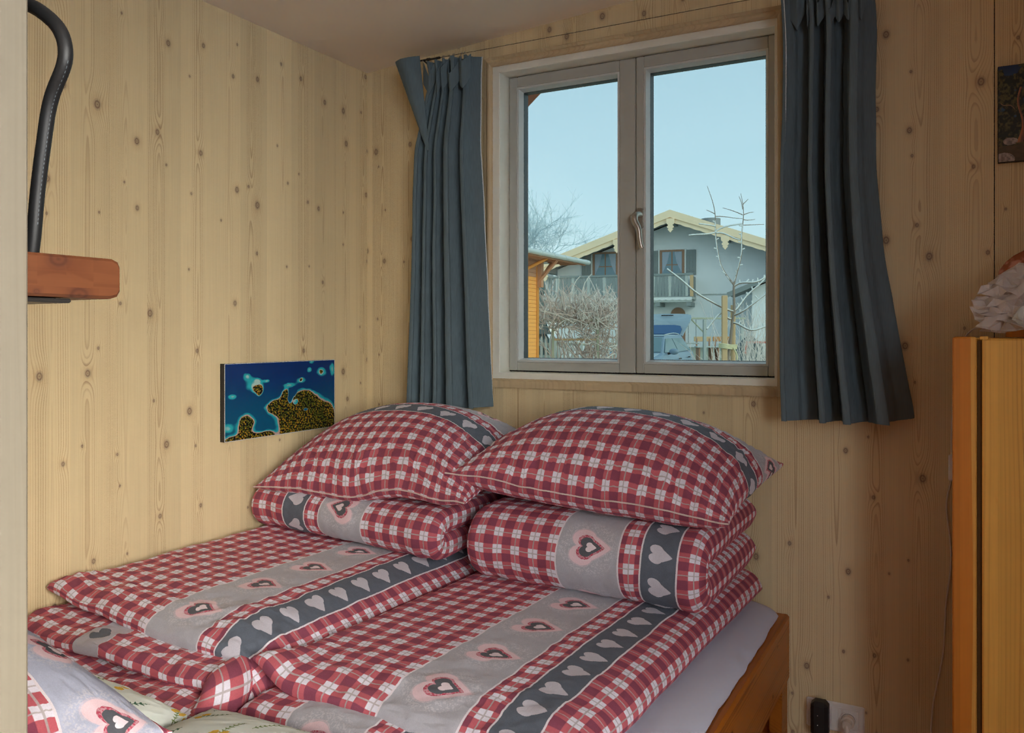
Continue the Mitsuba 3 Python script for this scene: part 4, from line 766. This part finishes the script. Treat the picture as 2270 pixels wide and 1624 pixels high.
for w0, w1 in ((-1.43, -0.42), (1.43, 2.34)):
    k = put(ho + '__window', cat_(hb(w0 - 0.05, w1 + 0.05, 0.0, 0.05, 3.86, 4.92)), 'frame_brown', 'brown window frame' if w0 < 0 else None)
    put(k + '__surround', cat_(hb(w0 - 0.12, w0 - 0.05, 0, 0.03, 3.84, 4.95), hb(w1 + 0.05, w1 + 0.12, 0, 0.03, 3.84, 4.95)), 'frost_white')
    wm = (w0 + w1) / 2
    for p0, p1 in ((w0 + 0.05, wm - 0.025), (wm + 0.025, w1 - 0.05)):
        for q0, q1 in ((3.93, 4.28), (4.32, 4.84)):
            put(k + '__pane', hb(p0, p1, 0.04, 0.058, q0, q1), 'house_glass')
    for s in (-1, 1):
        t0 = wm + s * (w1 - w0 - 0.12) / 2
        put(k + '__drape', hpoly([(t0, 4.83), (t0 - s * 0.30, 4.83), (t0 - s * 0.20, 4.4), (t0, 3.95)], 0.058, 0.062), 'net_curtain')
    for x0, x1 in ((w0 - 0.52, w0 - 0.13), (w1 + 0.13, w1 + 0.52)):
        q = put(ho + '__shutter', hb(x0, x1, 0.02, 0.05, 3.87, 4.90), 'shutter_grey', 'weathered grey shutter' if w0 < 0 else None)
        for kx in range(3): put(q + '__plank', hb(x0 + 0.012 + kx * 0.126, x0 + 0.126 + kx * 0.126, 0.05, 0.062, 3.88, 4.89), 'shutter_grey' if kx != 1 else 'grey_boards')
        put(q + '__batten', hb(x0, x1, 0.062, 0.078, 4.02, 4.08), 'shutter_grey'); put(q + '__batten', hb(x0, x1, 0.062, 0.078, 4.66, 4.72), 'shutter_grey')
bl = put(ho + '__balcony', cat_(hb(-3.2, 2.86, 0.0, 1.2, 2.84, 2.94), hb(-3.2, 2.86, 1.16, 1.24, 2.72, 2.93)), 'grey_boards_pale', 'weathered grey balcony')
put(bl + '__handrail', hb(-3.2, 2.90, 1.12, 1.26, 3.78, 3.86), 'grey_boards'); put(bl + '__lower_rail', hb(-3.2, 2.86, 1.15, 1.20, 3.02, 3.08), 'grey_boards')
for k in range(44):
    a = -3.14 + k * 0.1335; put(bl + '__slat', hb(a, a + 0.112 + 0.006 * math.sin(k * 5.1), 1.20, 1.228 + 0.006 * (k % 2), 2.95, 3.775), ('grey_boards', 'grey_boards_pale', 'grey_boards', 'shutter_grey')[(k * 7 + k // 5) % 4])
put(bl + '__post', hb(2.78, 2.90, 1.10, 1.245, 2.94, 3.80), 'stake_wood', 'pale corner post'); put(bl + '__side_panel', hb(2.80, 2.84, 0.0, 1.1, 2.95, 3.77), 'grey_boards')
put(bl + '__fascia', hpoly([(-3.2, 2.90)] + [(2.86, 2.90)] + [(a, 2.815 - 0.03 * abs(math.sin((a) * 12))) for a in np.linspace(2.86, -3.2, 160)], 1.245, 1.262), 'frost_white')
for a in (-2.6, -0.6, 1.5, 2.72): put(bl + '__bracket', hb(a - 0.09, a + 0.09, 0.0, 1.22, 2.56, 2.72), 'grey_boards')
put(ho + '__door', hpoly([(1.84, 0.3), (2.42, 0.3), (2.42, 2.27)] + [(2.13 + 0.29 * math.cos(a), 2.27 + 0.27 * math.sin(a)) for a in np.linspace(0, math.pi, 14)] + [(1.84, 2.27)], 0.0, 0.04), 'frame_brown', 'brown arched door')
put(ho + '__ledge', hb(2.9, 7.05, 0, 0.04, 3.04, 3.08), 'grey_boards_pale')
put(ho + '__chimney_cap', inh(trimesh.creation.cylinder(0.42, 0.5, sections=32).apply_transform(trimesh.transformations.translation_matrix((3.1, -3.0, 6.28)))), 'roof_grey', smooth=40)
put(ho + '__porch_roof', hpoly([(4.35, 2.98), (6.9, 4.02), (6.9, 3.90), (4.40, 2.88)], 0.4, 2.6), 'roof_grey', 'grey porch roof')
put(ho + '__porch_wall', hpoly([(5.2, -0.1), (6.8, -0.1), (6.8, 3.80), (5.2, 3.16)], 0.0, 2.0), 'render_white')
put(ho + '__porch_fascia', hpoly([(4.33, 2.99), (6.9, 4.04), (6.9, 3.86), (4.38, 2.82)], 2.6, 2.64), 'shutter_grey')
# second house far at the left
fh = thing('house', 'distant pale building glimpsed between the orange shed and the balcony', 'house')
put(fh + '__wall', iny(box(-1.5, 2.05, 48, 56, -0.2, 4.7)), 'render_white'); put(fh + '__roof', iny(trimesh.convex.convex_hull(np.array([(x, y, z) for x, y, z in [(-2, 47.5, 4.6), (2.4, 47.5, 4.6), (-2, 56.5, 4.6), (2.4, 56.5, 4.6), (-2, 52, 6.0), (2.4, 52, 6.0)]]))), 'roof_grey')

# --- orange shed at the left
sh_u = np.array([0.45, 0.893]); sh_n = np.array([0.893, -0.45]); Q1 = np.array([0.50, 16.1])
SM = np.eye(4); SM[:3, 0] = sh_u[0] * RGT + sh_u[1] * FWD; SM[:3, 1] = sh_n[0] * RGT + sh_n[1] * FWD; SM[:3, 3] = Q1[0] * RGT + Q1[1] * FWD
def ins(m):
    m.apply_transform(SM)
    if np.linalg.det(SM[:3, :3]) < 0: m.invert()
    return m
sd = thing('shed', 'orange wooden shed with white frosted gutter, outside at the left of the window', 'shed')
put(sd + '__wall', ins(box(-4.0, -0.02, -3.0, -0.02, -0.1, 2.88)), 'shed_brown')
nb = 41
for k in range(nb):
    z = -0.1 + k * 0.0735
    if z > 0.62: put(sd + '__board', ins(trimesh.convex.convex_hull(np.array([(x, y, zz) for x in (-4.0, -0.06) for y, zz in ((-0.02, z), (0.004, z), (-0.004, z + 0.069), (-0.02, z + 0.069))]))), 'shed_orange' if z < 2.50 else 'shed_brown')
put(sd + '__corner_trim', ins(cbox(-0.075, 0.02, -0.06, 0.018, -0.1, 2.75, 0.004)), 'shed_trim', 'bright orange corner board')
put(sd + '__roof', ins(trimesh.convex.convex_hull(np.array([(x, y, z) for x in (-4.3, 1.38) for y, z in ((0.50, 2.93), (0.50, 2.96), (-1.5, 3.24), (-1.5, 3.16), (-3.5, 2.9))]))), 'zinc')
put(sd + '__eave_board', ins(box(-4.3, 1.36, 0.42, 0.45, 2.85, 2.935)), 'shed_brown')
put(sd + '__soffit', ins(box(-4.2, 1.35, -0.02, 0.42, 2.88, 2.90)), 'shed_brown')
gm = tube([(-4.3, 0.50, 2.915), (1.40, 0.50, 2.915)], 0.047, 12, n=8); put(sd + '__gutter', ins(gm), 'zinc', 'pale zinc gutter', smooth=40)
for x in np.linspace(-1.5, 1.2, 6): put(sd + '__gutter_clip', ins(tube([(x, 0.50, 2.915), (x + 0.03, 0.50, 2.915)], 0.053, 12, n=3)), 'zinc', smooth=40)
put(sd + '__brace', ins(tube([(0.02, -0.02, 2.42), (0.55, 0.06, 2.87)], 0.035, 8, n=4)), 'shed_brown'); put(sd + '__brace', ins(tube([(-0.03, 0.0, 2.42), (-0.03, 0.42, 2.86)], 0.035, 8, n=4)), 'shed_brown'); put(sd + '__brace', ins(tube([(-0.95, 0.02, 2.55), (-0.45, 0.40, 2.86)], 0.03, 8, n=4)), 'shed_trim')
put(sd + '__hanging_post', ins(box(-0.06, 0.05, 0.0, 0.1, 2.35, 2.88)), 'shed_brown')
for k in range(5): put(sd + '__rafter', ins(box(-0.1 + 0.3 * k, -0.03 + 0.3 * k, -0.02, 0.42, 2.86, 2.885)), 'shed_brown')

# --- trees, shrubs
def grow(base, dirn, length, r, depth, g, out, split=3, spreadk=0.55, up=0.12, shrink=0.72):
    n = 5; p = [np.array(base, float)]; v = np.array(dirn, float)
    for _ in range(n):
        v = v + g.normal(size=3) * 0.13 + np.array([0, 0, up * 0.25]); v /= np.linalg.norm(v); p.append(p[-1] + v * length / n)
    out.append((p, r, r * 0.62))
    if depth == 0: return
    for k in range(split):
        q = p[int(g.integers(2, n + 1))] if k else p[-1]
        w = v + g.normal(size=3) * spreadk; w[2] += up; w /= np.linalg.norm(w)
        grow(q, w, length * shrink * (0.8 + 0.4 * g.random()), r * 0.60, depth - 1, g, out, split, spreadk, up, shrink)
def branches(out, sides=4): return iny(cat_(*[tube(p, [a, b], sides) for p, a, b in out]))
g = np.random.default_rng(5); o = []
for dr_ in ((-0.15, 0, 1), (0.2, 0.1, 1), (0.5, 0, 0.9), (0.0, 0, 1), (0.32, 0, 1)): grow((0.2, 42, 2.6), dr_, 2.55, 0.055, 4, g, o, 4, 0.62, 0.10, 0.74)
tr = thing('bare_tree', 'large hazy bare tree rising behind the orange shed', 'tree')
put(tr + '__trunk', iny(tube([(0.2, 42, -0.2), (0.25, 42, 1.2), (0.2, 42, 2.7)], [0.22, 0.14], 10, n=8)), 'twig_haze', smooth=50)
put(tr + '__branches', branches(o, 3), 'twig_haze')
cf = thing('conifer_tree', 'dark conifer far behind the shed corner', 'tree')
put(cf + '__trunk', iny(tube([(1.45, 44, -0.2), (1.45, 44, 5.3)], [0.12, 0.03], 8, n=6)), 'bark')
put(cf + '__foliage', iny(cat_(*[trimesh.creation.cone(0.85 - 0.09 * k, 1.3, sections=11).apply_transform(trimesh.transformations.translation_matrix((1.45 + 0.04 * (k % 2), 44, 0.0 + 0.72 * k)) @ trimesh.transformations.rotation_matrix(k, [0, 0, 1])) for k in range(7)])), 'conifer')
g = np.random.default_rng(8); oa, ob = [], []
for k in range(620):
    r0 = 0.55 + 1.85 * g.random() ** 0.9; z0 = 1.55 + 0.45 * g.random()
    if k % 3 == 0: r0, z0 = 1.55 + 0.85 * g.random(), 0.2 + 1.4 * g.random()
    w = np.array([g.normal() * 0.7, g.normal() * 0.4, 0.35 + 0.5 * g.random() if z0 > 1.5 else g.normal() * 0.6]); w /= np.linalg.norm(w)
    L = (0.5 + 0.45 * g.random()) * (1.0 if k % 3 else 0.7); p = [np.array([r0, 19 + 0.5 * g.normal(), z0])]
    cur = g.normal(size=3) * 0.22
    for _ in range(7):
        w = w + cur + g.normal(size=3) * 0.10 - np.array([0, 0, 0.035]); w /= np.linalg.norm(w); p.append(p[-1] + w * L / 7)
    (oa if k % 2 else ob).append((p, 0.013, 0.007))
for k in range(130):
    r0 = 0.75 + 1.6 * g.random(); w = np.array([g.normal() * 0.25, g.normal() * 0.2, 1.0]); p = [np.array([r0, 19 + 0.4 * g.normal(), 1.9 + 0.15 * g.random()])]
    for _ in range(5):
        w = w + g.normal(size=3) * 0.18; p.append(p[-1] + w / np.linalg.norm(w) * (0.05 + 0.085 * g.random()))
    ob.append((p, 0.009, 0.004))
for k in range(60):
    r0 = 1.0 + 1.4 * g.random(); p = [np.array([r0, 19.2 + 0.3 * g.normal(), -0.1])]; w = np.array([0, 0, 1.0])
    for _ in range(8):
        w = w + g.normal(size=3) * 0.16; w /= np.linalg.norm(w); p.append(p[-1] + w * 0.22)
    oa.append((p, 0.013, 0.008))
hg = thing('climbing_shrub', 'frosted bare climbing shrub tangled over a wooden trellis arch', 'shrub')
put(hg + '__stems', branches(oa, 4), 'twig_pink'); put(hg + '__frosted_twigs', branches(ob, 4), 'twig_pale', 'paler frosted twigs')
ta = thing('trellis_arch', 'greenish wooden trellis arch below the tangled bare shrub', 'trellis')
for x in (0.93, 1.95): put(ta + '__post', iny(cbox(x - 0.026, x + 0.026, 18.9, 18.96, -0.12, 1.74, 0.006)), 'post_green')
put(ta + '__crossbar', iny(cbox(0.955, 1.925, 18.91, 18.95, 1.30, 1.345, 0.006)), 'stake_wood'); put(ta + '__top_beam', iny(cbox(0.85, 2.05, 18.9, 18.96, 1.74, 1.79, 0.006)), 'post_green')
put(ta + '__brace', iny(tube([(0.95, 18.93, 1.52), (1.18, 18.93, 1.75)], 0.02, 6, n=3)), 'post_green'); put(ta + '__brace', iny(tube([(1.93, 18.93, 1.52), (1.70, 18.93, 1.75)], 0.02, 6, n=3)), 'post_green')
pf = thing('picket_fence', 'low weathered picket fence behind the shrub', 'fence')
for x in np.arange(0.5, 3.2, 0.115): put(pf + '__picket', iny(trimesh.convex.convex_hull(np.array([(x + a, 21.5 + b, z) for a in (0, 0.065) for b in (0, 0.02) for z in (-0.1, 1.32)] + [(x + 0.032, 21.51, 1.40)]))), 'grey_boards_pale')
for z in (0.5, 1.15): put(pf + '__rail', iny(box(0.4, 3.3, 21.52, 21.56, z, z + 0.07)), 'post_green')
g = np.random.default_rng(12); o = []
for k in range(34):
    b = (3.62 + 0.42 * g.random(), 13 + 0.5 * g.normal(), -0.12); w = (g.normal() * 0.22, g.normal() * 0.2, 1.0)
    grow(b, w, 0.85 + 0.25 * g.random(), 0.010, 2, g, o, 3, 0.35, 0.25, 0.62)
put('frosted_bush', branches(o, 4), 'twig_pale', 'pale frosted bush at the right edge of the window view', 'shrub')
g = np.random.default_rng(22); o = []
for k in range(60):
    b = (3.05 + 1.2 * g.random(), 12.3 + 0.3 * g.normal(), 0.1); grow(b, (g.normal() * 0.3, g.normal() * 0.2, 1), 0.55 + 0.55 * g.random(), 0.006, 1, g, o, 2, 0.3, 0.2, 0.5)
put('dry_grass', branches(o, 3), 'twig_pale', 'dry frosted grass stalks below the young tree', 'grass', kind='stuff')
# young tree with frost on its twigs, tied to two stakes
B = dict(trunk=[(2.335, 9, -0.14), (2.335, 9, 0.5), (2.33, 9, 1.13), (2.36, 9, 1.35), (2.38, 9, 1.55), (2.40, 9, 1.69), (2.40, 9, 1.84), (2.40, 9, 1.98)],
    limb=[[(2.40, 9, 1.98), (2.33, 9, 2.07), (2.27, 9.02, 2.18), (2.24, 9.03, 2.30), (2.22, 9.03, 2.43), (2.21, 9.03, 2.55), (2.20, 9, 2.67), (2.19, 9, 2.79), (2.16, 9, 2.91), (2.11, 9, 3.05)],
          [(2.40, 9, 1.98), (2.42, 9, 2.07), (2.45, 8.97, 2.21), (2.47, 8.95, 2.35), (2.47, 8.95, 2.47), (2.48, 8.95, 2.62), (2.49, 8.95, 2.77), (2.48, 8.95, 2.86), (2.46, 8.95, 2.96)]],
    low=[[(2.40, 9, 1.69), (2.27, 8.95, 1.73), (2.12, 8.9, 1.80), (2.0, 8.85, 1.86), (1.88, 8.8, 1.94), (1.78, 8.77, 2.02), (1.67, 8.75, 2.10), (1.63, 8.75, 2.13)],
         [(2.40, 9, 1.69), (2.49, 9.05, 1.78), (2.59, 9.1, 1.89), (2.66, 9.1, 1.95), (2.78, 9.1, 2.09)], [(2.40, 9, 1.96), (2.49, 8.95, 2.0), (2.59, 8.9, 2.0), (2.67, 8.9, 2.03), (2.76, 8.9, 2.11)],
         [(2.40, 9, 1.65), (2.51, 8.9, 1.72), (2.63, 8.85, 1.82), (2.78, 8.8, 1.93)], [(2.38, 9, 1.57), (2.46, 8.95, 1.54), (2.56, 8.9, 1.49), (2.63, 8.9, 1.50), (2.80, 8.9, 1.53)], [(2.37, 9, 1.61), (2.29, 8.95, 1.65), (2.24, 8.9, 1.67), (2.17, 8.9, 1.61), (2.08, 8.9, 1.50)]],
    thin=[[(2.21, 9, 2.55), (2.10, 8.95, 2.52), (2.0, 8.9, 2.51), (1.89, 8.9, 2.50)], [(2.21, 9.02, 2.54), (2.32, 9, 2.52), (2.39, 8.97, 2.48), (2.45, 8.95, 2.46)], [(2.21, 9.02, 2.56), (2.29, 9, 2.60), (2.39, 8.97, 2.62), (2.47, 8.95, 2.63)], [(2.20, 9, 2.61), (2.12, 8.97, 2.62), (2.01, 8.95, 2.63)], [(2.20, 9, 2.72), (2.27, 9, 2.72), (2.39, 8.97, 2.70), (2.48, 8.95, 2.69)],
          [(2.48, 8.95, 2.73), (2.39, 9, 2.78), (2.29, 9.05, 2.82)], [(2.49, 8.95, 2.68), (2.56, 9, 2.68), (2.63, 9, 2.69)], [(2.49, 8.95, 2.62), (2.59, 9, 2.63), (2.74, 9.05, 2.64)], [(2.19, 9, 2.75), (2.15, 9, 2.77), (2.10, 9, 2.79)], [(2.49, 8.95, 2.73), (2.54, 8.95, 2.75), (2.60, 8.95, 2.76)], [(2.48, 8.95, 2.84), (2.51, 8.95, 2.87), (2.54, 8.95, 2.90)], [(2.48, 8.95, 2.79), (2.47, 8.95, 2.85), (2.44, 8.95, 2.93)]])
yt = thing('young_tree', 'young bare tree with frosted twigs, tied to wooden stakes outside the right pane', 'tree')
put(yt + '__trunk', iny(tube(B['trunk'], [0.026, 0.022, 0.016, 0.012], 10, n=40)), 'bark', smooth=50)
for p in B['limb']: put(yt + '__limb', iny(tube(p, [0.0105, 0.008, 0.005, 0.0022], 8, n=40)), 'bark', smooth=50)
for p in B['low']: put(yt + '__branch', iny(tube(p, [0.0105, 0.007, 0.006], 8, n=24)), 'bark', smooth=50)
for p in B['thin']: put(yt + '__twig', iny(tube(p, [0.0045, 0.0022], 6, n=16)), 'bark', smooth=50)
g = np.random.default_rng(3); fr = []
for p, r in [(q, 0.0085) for q in B['low']] + [(q, 0.0075) for q in B['thin'][:4]]:
    s = smooth_path(p, 22) + np.array([0, -0.002, 0.006]); fr.append(tube(s, r * (0.8 + 0.4 * g.random(22)), 7))
for p in B['limb']:
    s = smooth_path(p, 60)
    fr.append(tube(s[2:40] + np.array([-0.004, -0.004, 0.001]), 0.0062 * (0.6 + 0.6 * g.random(38)), 6))
    for q in s[8:42:5]:
        e = np.array([g.choice([-1, 1]) * (0.012 + 0.03 * g.random()), 0, 0.022 * g.random()]); fr.append(tube([q, q + e], [0.006, 0.008], 6))
for p in B['low'][1:5]:
    for q in smooth_path(p, 14)[2::2]: fr.append(tube([q, q + np.array([0.012 * g.normal(), 0, 0.04])], [0.007, 0.009], 6))
put(yt + '__frost', iny(cat_(*fr)), 'frost_white', 'white hoarfrost along the twigs', kind='stuff', smooth=60)
for nm, (a, b, hgt) in {'x': (2.262, 8.86, 1.86), 'y': (2.425, 9.13, 1.765)}.items():
    put('wooden_stake', iny(cbox(a - 0.028, a + 0.028, b - 0.022, b + 0.022, -0.14, hgt, 0.004)) if nm == 'x' else iny(tube([(a, b, -0.14), (a, b, hgt)], 0.027, 12, n=3)), 'stake_wood', 'square pale wooden stake at the left of the young tree' if nm == 'x' else 'round wooden stake close behind the young tree', 'stake', smooth=30)
rp = []
for k in range(4):
    z = 1.335 - 0.013 * k; rp.append(tube([(2.205, 8.86, z + 0.012), (2.262, 8.82, z + 0.006), (2.345, 8.93, z - 0.004), (2.435, 9.09, z - 0.006), (2.465, 9.13, z - 0.006), (2.43, 9.17, z - 0.004), (2.33, 9.05, z), (2.24, 8.90, z + 0.008), (2.205, 8.86, z + 0.012)], 0.0075, 7, n=50))
rp.append(tube([(2.40, 9.03, 1.30), (2.43, 9.02, 1.24), (2.44, 9.02, 1.17)], 0.010, 7, n=10))
put('tree_tie', iny(cat_(*rp)), 'rope_cream', 'cream rope wound round the young tree and its stakes', 'rope', smooth=60)

# --- pergola, benches, covered grill
pg = thing('pergola', 'weathered wooden pergola frame standing in front of the white house', 'pergola')
put(pg + '__beam', iny(cbox(5.5, 7.3, 26, 26.06, 1.91, 1.965, 0.006)), 'post_green')
for x in (6.03, 7.2): put(pg + '__post', iny(cbox(x - 0.05, x + 0.05, 26, 26.1, 0.2, 1.90, 0.01)), 'grey_boards_pale' if x > 6 else 'post_green')
put(pg + '__brace', iny(tube([(5.62, 26.05, 1.90), (6.0, 26.05, 1.50)], 0.022, 6, n=3)), 'post_green')
for x in (5.52, 5.76): put(pg + '__chain', iny(tube([(x, 26.05, 1.90), (x, 26.05, 1.18)], 0.010, 6, n=3)), 'shutter_grey')
put(pg + '__swing_seat', iny(cbox(5.2, 5.82, 25.9, 26.3, 1.14, 1.18, 0.008)), 'grey_boards_pale')
for i, (x0, x1, c) in enumerate(((6.35, 6.95, 'stake_wood'), (7.0, 7.62, 'bench_orange'))):
    b = thing('garden_bench', 'garden bench with a pale snowy back rail, left of the pair' if i == 0 else 'garden bench with an orange wooden back, right of the pair by the stake', 'bench')
    put(b + '__back_rail', iny(cbox(x0, x1, 29, 29.05, 1.19, 1.36, 0.01)), c); put(b + '__seat', iny(cbox(x0, x1, 28.55, 29.0, 0.98, 1.03, 0.01)), 'grey_boards_pale')
    for x in (x0 + 0.06, x1 - 0.1): put(b + '__leg', iny(cbox(x, x + 0.06, 28.6, 29.05, 0.3, 0.98, 0.008)), 'frame_brown'); put(b + '__back_post', iny(cbox(x, x + 0.05, 28.99, 29.04, 0.98, 1.3, 0.008)), 'frame_brown')
bq = thing('garden_grill', 'dark covered garden grill with a red bar, behind the frosted bush', 'grill')
put(bq + '__cover', iny(trimesh.convex.convex_hull(np.array([(x, y, z) for x, y, z in [(6.40, 24, 0.3), (7.35, 24, 0.3), (6.40, 24.6, 0.3), (7.35, 24.6, 0.3), (6.62, 24.1, 1.12), (7.25, 24.1, 1.16), (6.62, 24.5, 1.12), (7.25, 24.5, 1.16), (6.80, 24.2, 1.38), (7.0, 24.2, 1.38)]]))), 'cover_dark')
put(bq + '__bar', iny(cbox(6.72, 7.3, 23.9, 23.96, 1.18, 1.24, 0.01)), 'cover_red', 'red bar'); put(bq + '__flag', iny(cbox(6.68, 6.76, 23.9, 23.94, 0.88, 1.17, 0.008)), 'cover_red', 'red strap')
# --- parked car, nose towards the window, tailgate open
CP = math.radians(26); CM = np.eye(4)
CM[:3, 0] = -math.sin(CP) * RGT - math.cos(CP) * FWD; CM[:3, 1] = math.cos(CP) * RGT - math.sin(CP) * FWD; CM[:3, 3] = 3.90 * RGT + 24.0 * FWD + np.array([0, 0, -0.06])
def inc(m):
    m.apply_transform(CM)
    if np.linalg.det(CM[:3, :3]) < 0: m.invert()
    return m
def hull(p): return trimesh.convex.convex_hull(np.array(p, float))
def sym(pts): return [(x, s * y, z) for x, y, z in pts for s in (-1, 1)]
car = thing('car', 'steel blue estate car parked facing the window with its tailgate raised', 'car')
low = sym([(2.28, 0.62, 0.35), (2.30, 0.60, 0.62), (2.12, 0.72, 0.76), (1.9, 0.90, 0.35), (1.75, 0.92, 0.62), (1.25, 0.84, 0.97), (1.0, 0.94, 0.60), (-2.0, 0.93, 0.60), (-1.9, 0.85, 0.99), (-2.25, 0.78, 0.90), (-2.32, 0.70, 0.55), (-2.2, 0.75, 0.30), (1.0, 0.85, 0.22), (-1.8, 0.85, 0.22)])
put(car + '__body', inc(hull(low)), 'car_paint', smooth=20)
put(car + '__bonnet', inc(hull(sym([(2.05, 0.55, 0.80), (1.25, 0.70, 0.985), (1.22, 0.74, 0.96), (2.08, 0.60, 0.74)]))), 'car_paint_pale', 'frost-pale bonnet')
GA, GB, GC, GD = (1.22, 0.79, 0.97), (0.38, 0.60, 1.425), (-1.62, 0.58, 1.44), (-2.02, 0.78, 0.98)
put(car + '__cabin', inc(hull(sym([GA, GB, GC, GD, (0.25, 0.585, 1.455), (-1.55, 0.56, 1.475)]))), 'car_paint', smooth=20)
put(car + '__roof', inc(hull(sym([(0.33, 0.58, 1.452), (-1.58, 0.55, 1.478), (-0.6, 0.54, 1.495), (0.30, 0.50, 1.470)]))), 'car_paint_pale')
lp = lambda a, b, t: tuple(np.array(a) * (1 - t) + np.array(b) * t)
def panel(pts, out, th=0.012):
    p = np.array(pts, float); return inc(hull(np.vstack([p, p + np.array(out) * th])))
mir = lambda p: (p[0], -p[1], p[2])
a_, b_ = lp(GA, GB, 0.08), lp(GA, GB, 0.93)
put(car + '__windscreen', panel([(a_[0], a_[1] - 0.05, a_[2]), (b_[0], b_[1] - 0.05, b_[2]), (b_[0], -b_[1] + 0.05, b_[2]), (a_[0], -a_[1] + 0.05, a_[2])], (0.5, 0, 0.87), 0.022), 'car_glass')
for s in (1, -1):
    fl = (lambda p: (p[0], s * p[1], p[2]))
    q = [(1.02, 0.795, 1.0), (0.36, 0.625, 1.375), (-0.28, 0.622, 1.385), (-0.34, 0.80, 1.0)]
    put(car + '__side_window', panel([fl(p) for p in q], (0, s * 0.95, 0.3), 0.016), 'car_glass')
    q = [(-0.40, 0.80, 1.0), (-0.34, 0.622, 1.385), (-1.50, 0.605, 1.385), (-1.80, 0.80, 1.03)]
    put(car + '__side_window', panel([fl(p) for p in q], (0, s * 0.95, 0.3), 0.016), 'car_glass')
    m = trimesh.creation.icosphere(3, 1.0); m.apply_scale((0.08, 0.135, 0.085)); m.apply_translation((0.92, s * 1.03, 1.03)); k = put(car + '__mirror', inc(m), 'car_paint', smooth=True)
    put(k + '__foot', inc(tube([(0.93, s * 0.86, 0.97), (0.92, s * 0.98, 1.0)], 0.03, 8, n=3)), 'tyre')
    put(car + '__roof_rail', inc(tube([(0.2, s * 0.55, 1.48), (-0.2, s * 0.55, 1.51), (-1.2, s * 0.54, 1.525), (-1.5, s * 0.53, 1.50)], 0.014, 8, n=16)), 'zinc', smooth=50)
    put(car + '__headlight', inc(hull([(2.22, s * 0.50, 0.66), (2.05, s * 0.74, 0.76), (2.24, s * 0.50, 0.58), (2.10, s * 0.78, 0.62), (2.30, s * 0.56, 0.62)])), 'lamp_glass')
    put(car + '__door_handle', inc(cbox(-0.25, -0.05, s * 0.935 - 0.012, s * 0.935 + 0.012, 0.80, 0.83, 0.005)), 'tyre'); put(car + '__door_handle', inc(cbox(-1.25, -1.05, s * 0.935 - 0.012, s * 0.935 + 0.012, 0.82, 0.85, 0.005)), 'tyre')
    for x in (1.45, -1.42): put(car + '__wheel', inc(trimesh.creation.cylinder(0.33, 0.22, sections=36).apply_transform(trimesh.transformations.translation_matrix((x, s * 0.80, 0.28)) @ trimesh.transformations.rotation_matrix(math.pi / 2, [1, 0, 0]))), 'tyre', smooth=40)
put(car + '__wiper', inc(tube([(1.15, -0.3, 1.03), (0.85, 0.35, 1.20)], 0.010, 6, n=3)), 'tyre')
def gate(pts, lift, th):
    """Polygon (across y, s along the raised tailgate) as a bent plate."""
    u = np.array([-0.72, 0.0, 0.69]); n_ = np.array([0.69, 0, 0.72])
    return np.array([np.array([-1.64, 0, 1.47]) + np.array([0, y, 0]) + u * s + n_ * (lift + 0.10 * math.sin(math.pi * min(s, 1.0) / 1.0)) for y, s in pts]), n_ * th
def gate_plate(outline, lift, th):
    v, n_ = gate(outline, lift, th); c = v.mean(0); n = len(v)
    V = np.vstack([v, v - n_, [c, c - n_]]); f = []
    for i in range(n):
        j = (i + 1) % n; f += [[2 * n, i, j], [2 * n + 1, n + j, n + i], [i, n + i, n + j], [i, n + j, j]]
    m = trimesh.Trimesh(V, np.array(f), process=False); trimesh.repair.fix_normals(m); return inc(m)
half = [(0.60, 0.0), (0.68, 0.25), (0.755, 0.50), (0.76, 0.72), (0.72, 0.86), (0.60, 0.93), (0.30, 0.965)]
tg = put(car + '__tailgate', gate_plate(half + [(-y, s) for y, s in half[::-1]], 0.0, 0.05), 'car_paint_pale', 'raised pale tailgate')
hw = [(0.52, 0.03), (0.56, 0.20), (0.50, 0.31), (0.30, 0.345)]
put(tg + '__window', gate_plate(hw + [(-y, s) for y, s in hw[::-1]], 0.022, 0.02), 'car_glass_blue', 'dark blue rear window')
put(tg + '__grip', inc(tube([np.array([-1.64, 0, 1.47]) + np.array([0, y, 0]) + np.array([-0.72, 0, 0.69]) * 0.82 + np.array([0.69, 0, 0.72]) * 0.075 for y in (-0.20, 0.18)], 0.014, 6, n=3)), 'tyre')
# --- corner of this cabin's own eaves, seen at the top of the left pane
put('eave_bracket', cat_(box(-1.75, -1.63, 2.695, 2.951, 2.38, 2.47), trimesh.convex.convex_hull(np.array([(x, y, z) for y in (2.95, 3.0) for x, z in ((-1.75, 2.51), (-1.482, 2.418), (-1.510, 2.408), (-1.550, 2.362), (-1.75, 2.22))]))), 'red_wood', 'reddish wooden eave bracket in the top corner of the left pane', 'eave bracket')

# ------------------------------------------------------------------ repeats that belong together
for name, text in (('folded_duvet', 'folded duvets along the bed'), ('doubled_duvet', 'doubled duvet bundles at the head of the bed'), ('pillow', 'pillows on the bed'), ('curtain', 'curtains beside the window'),
                   ('wall_picture', 'pictures on the wooden walls'), ('garden_bench', 'garden benches'), ('wooden_stake', 'stakes by the young tree')):
    for k in labels:
        if k == name or (k.startswith(name + '_') and k[len(name) + 1:].isdigit()): labels[k]['group'] = text
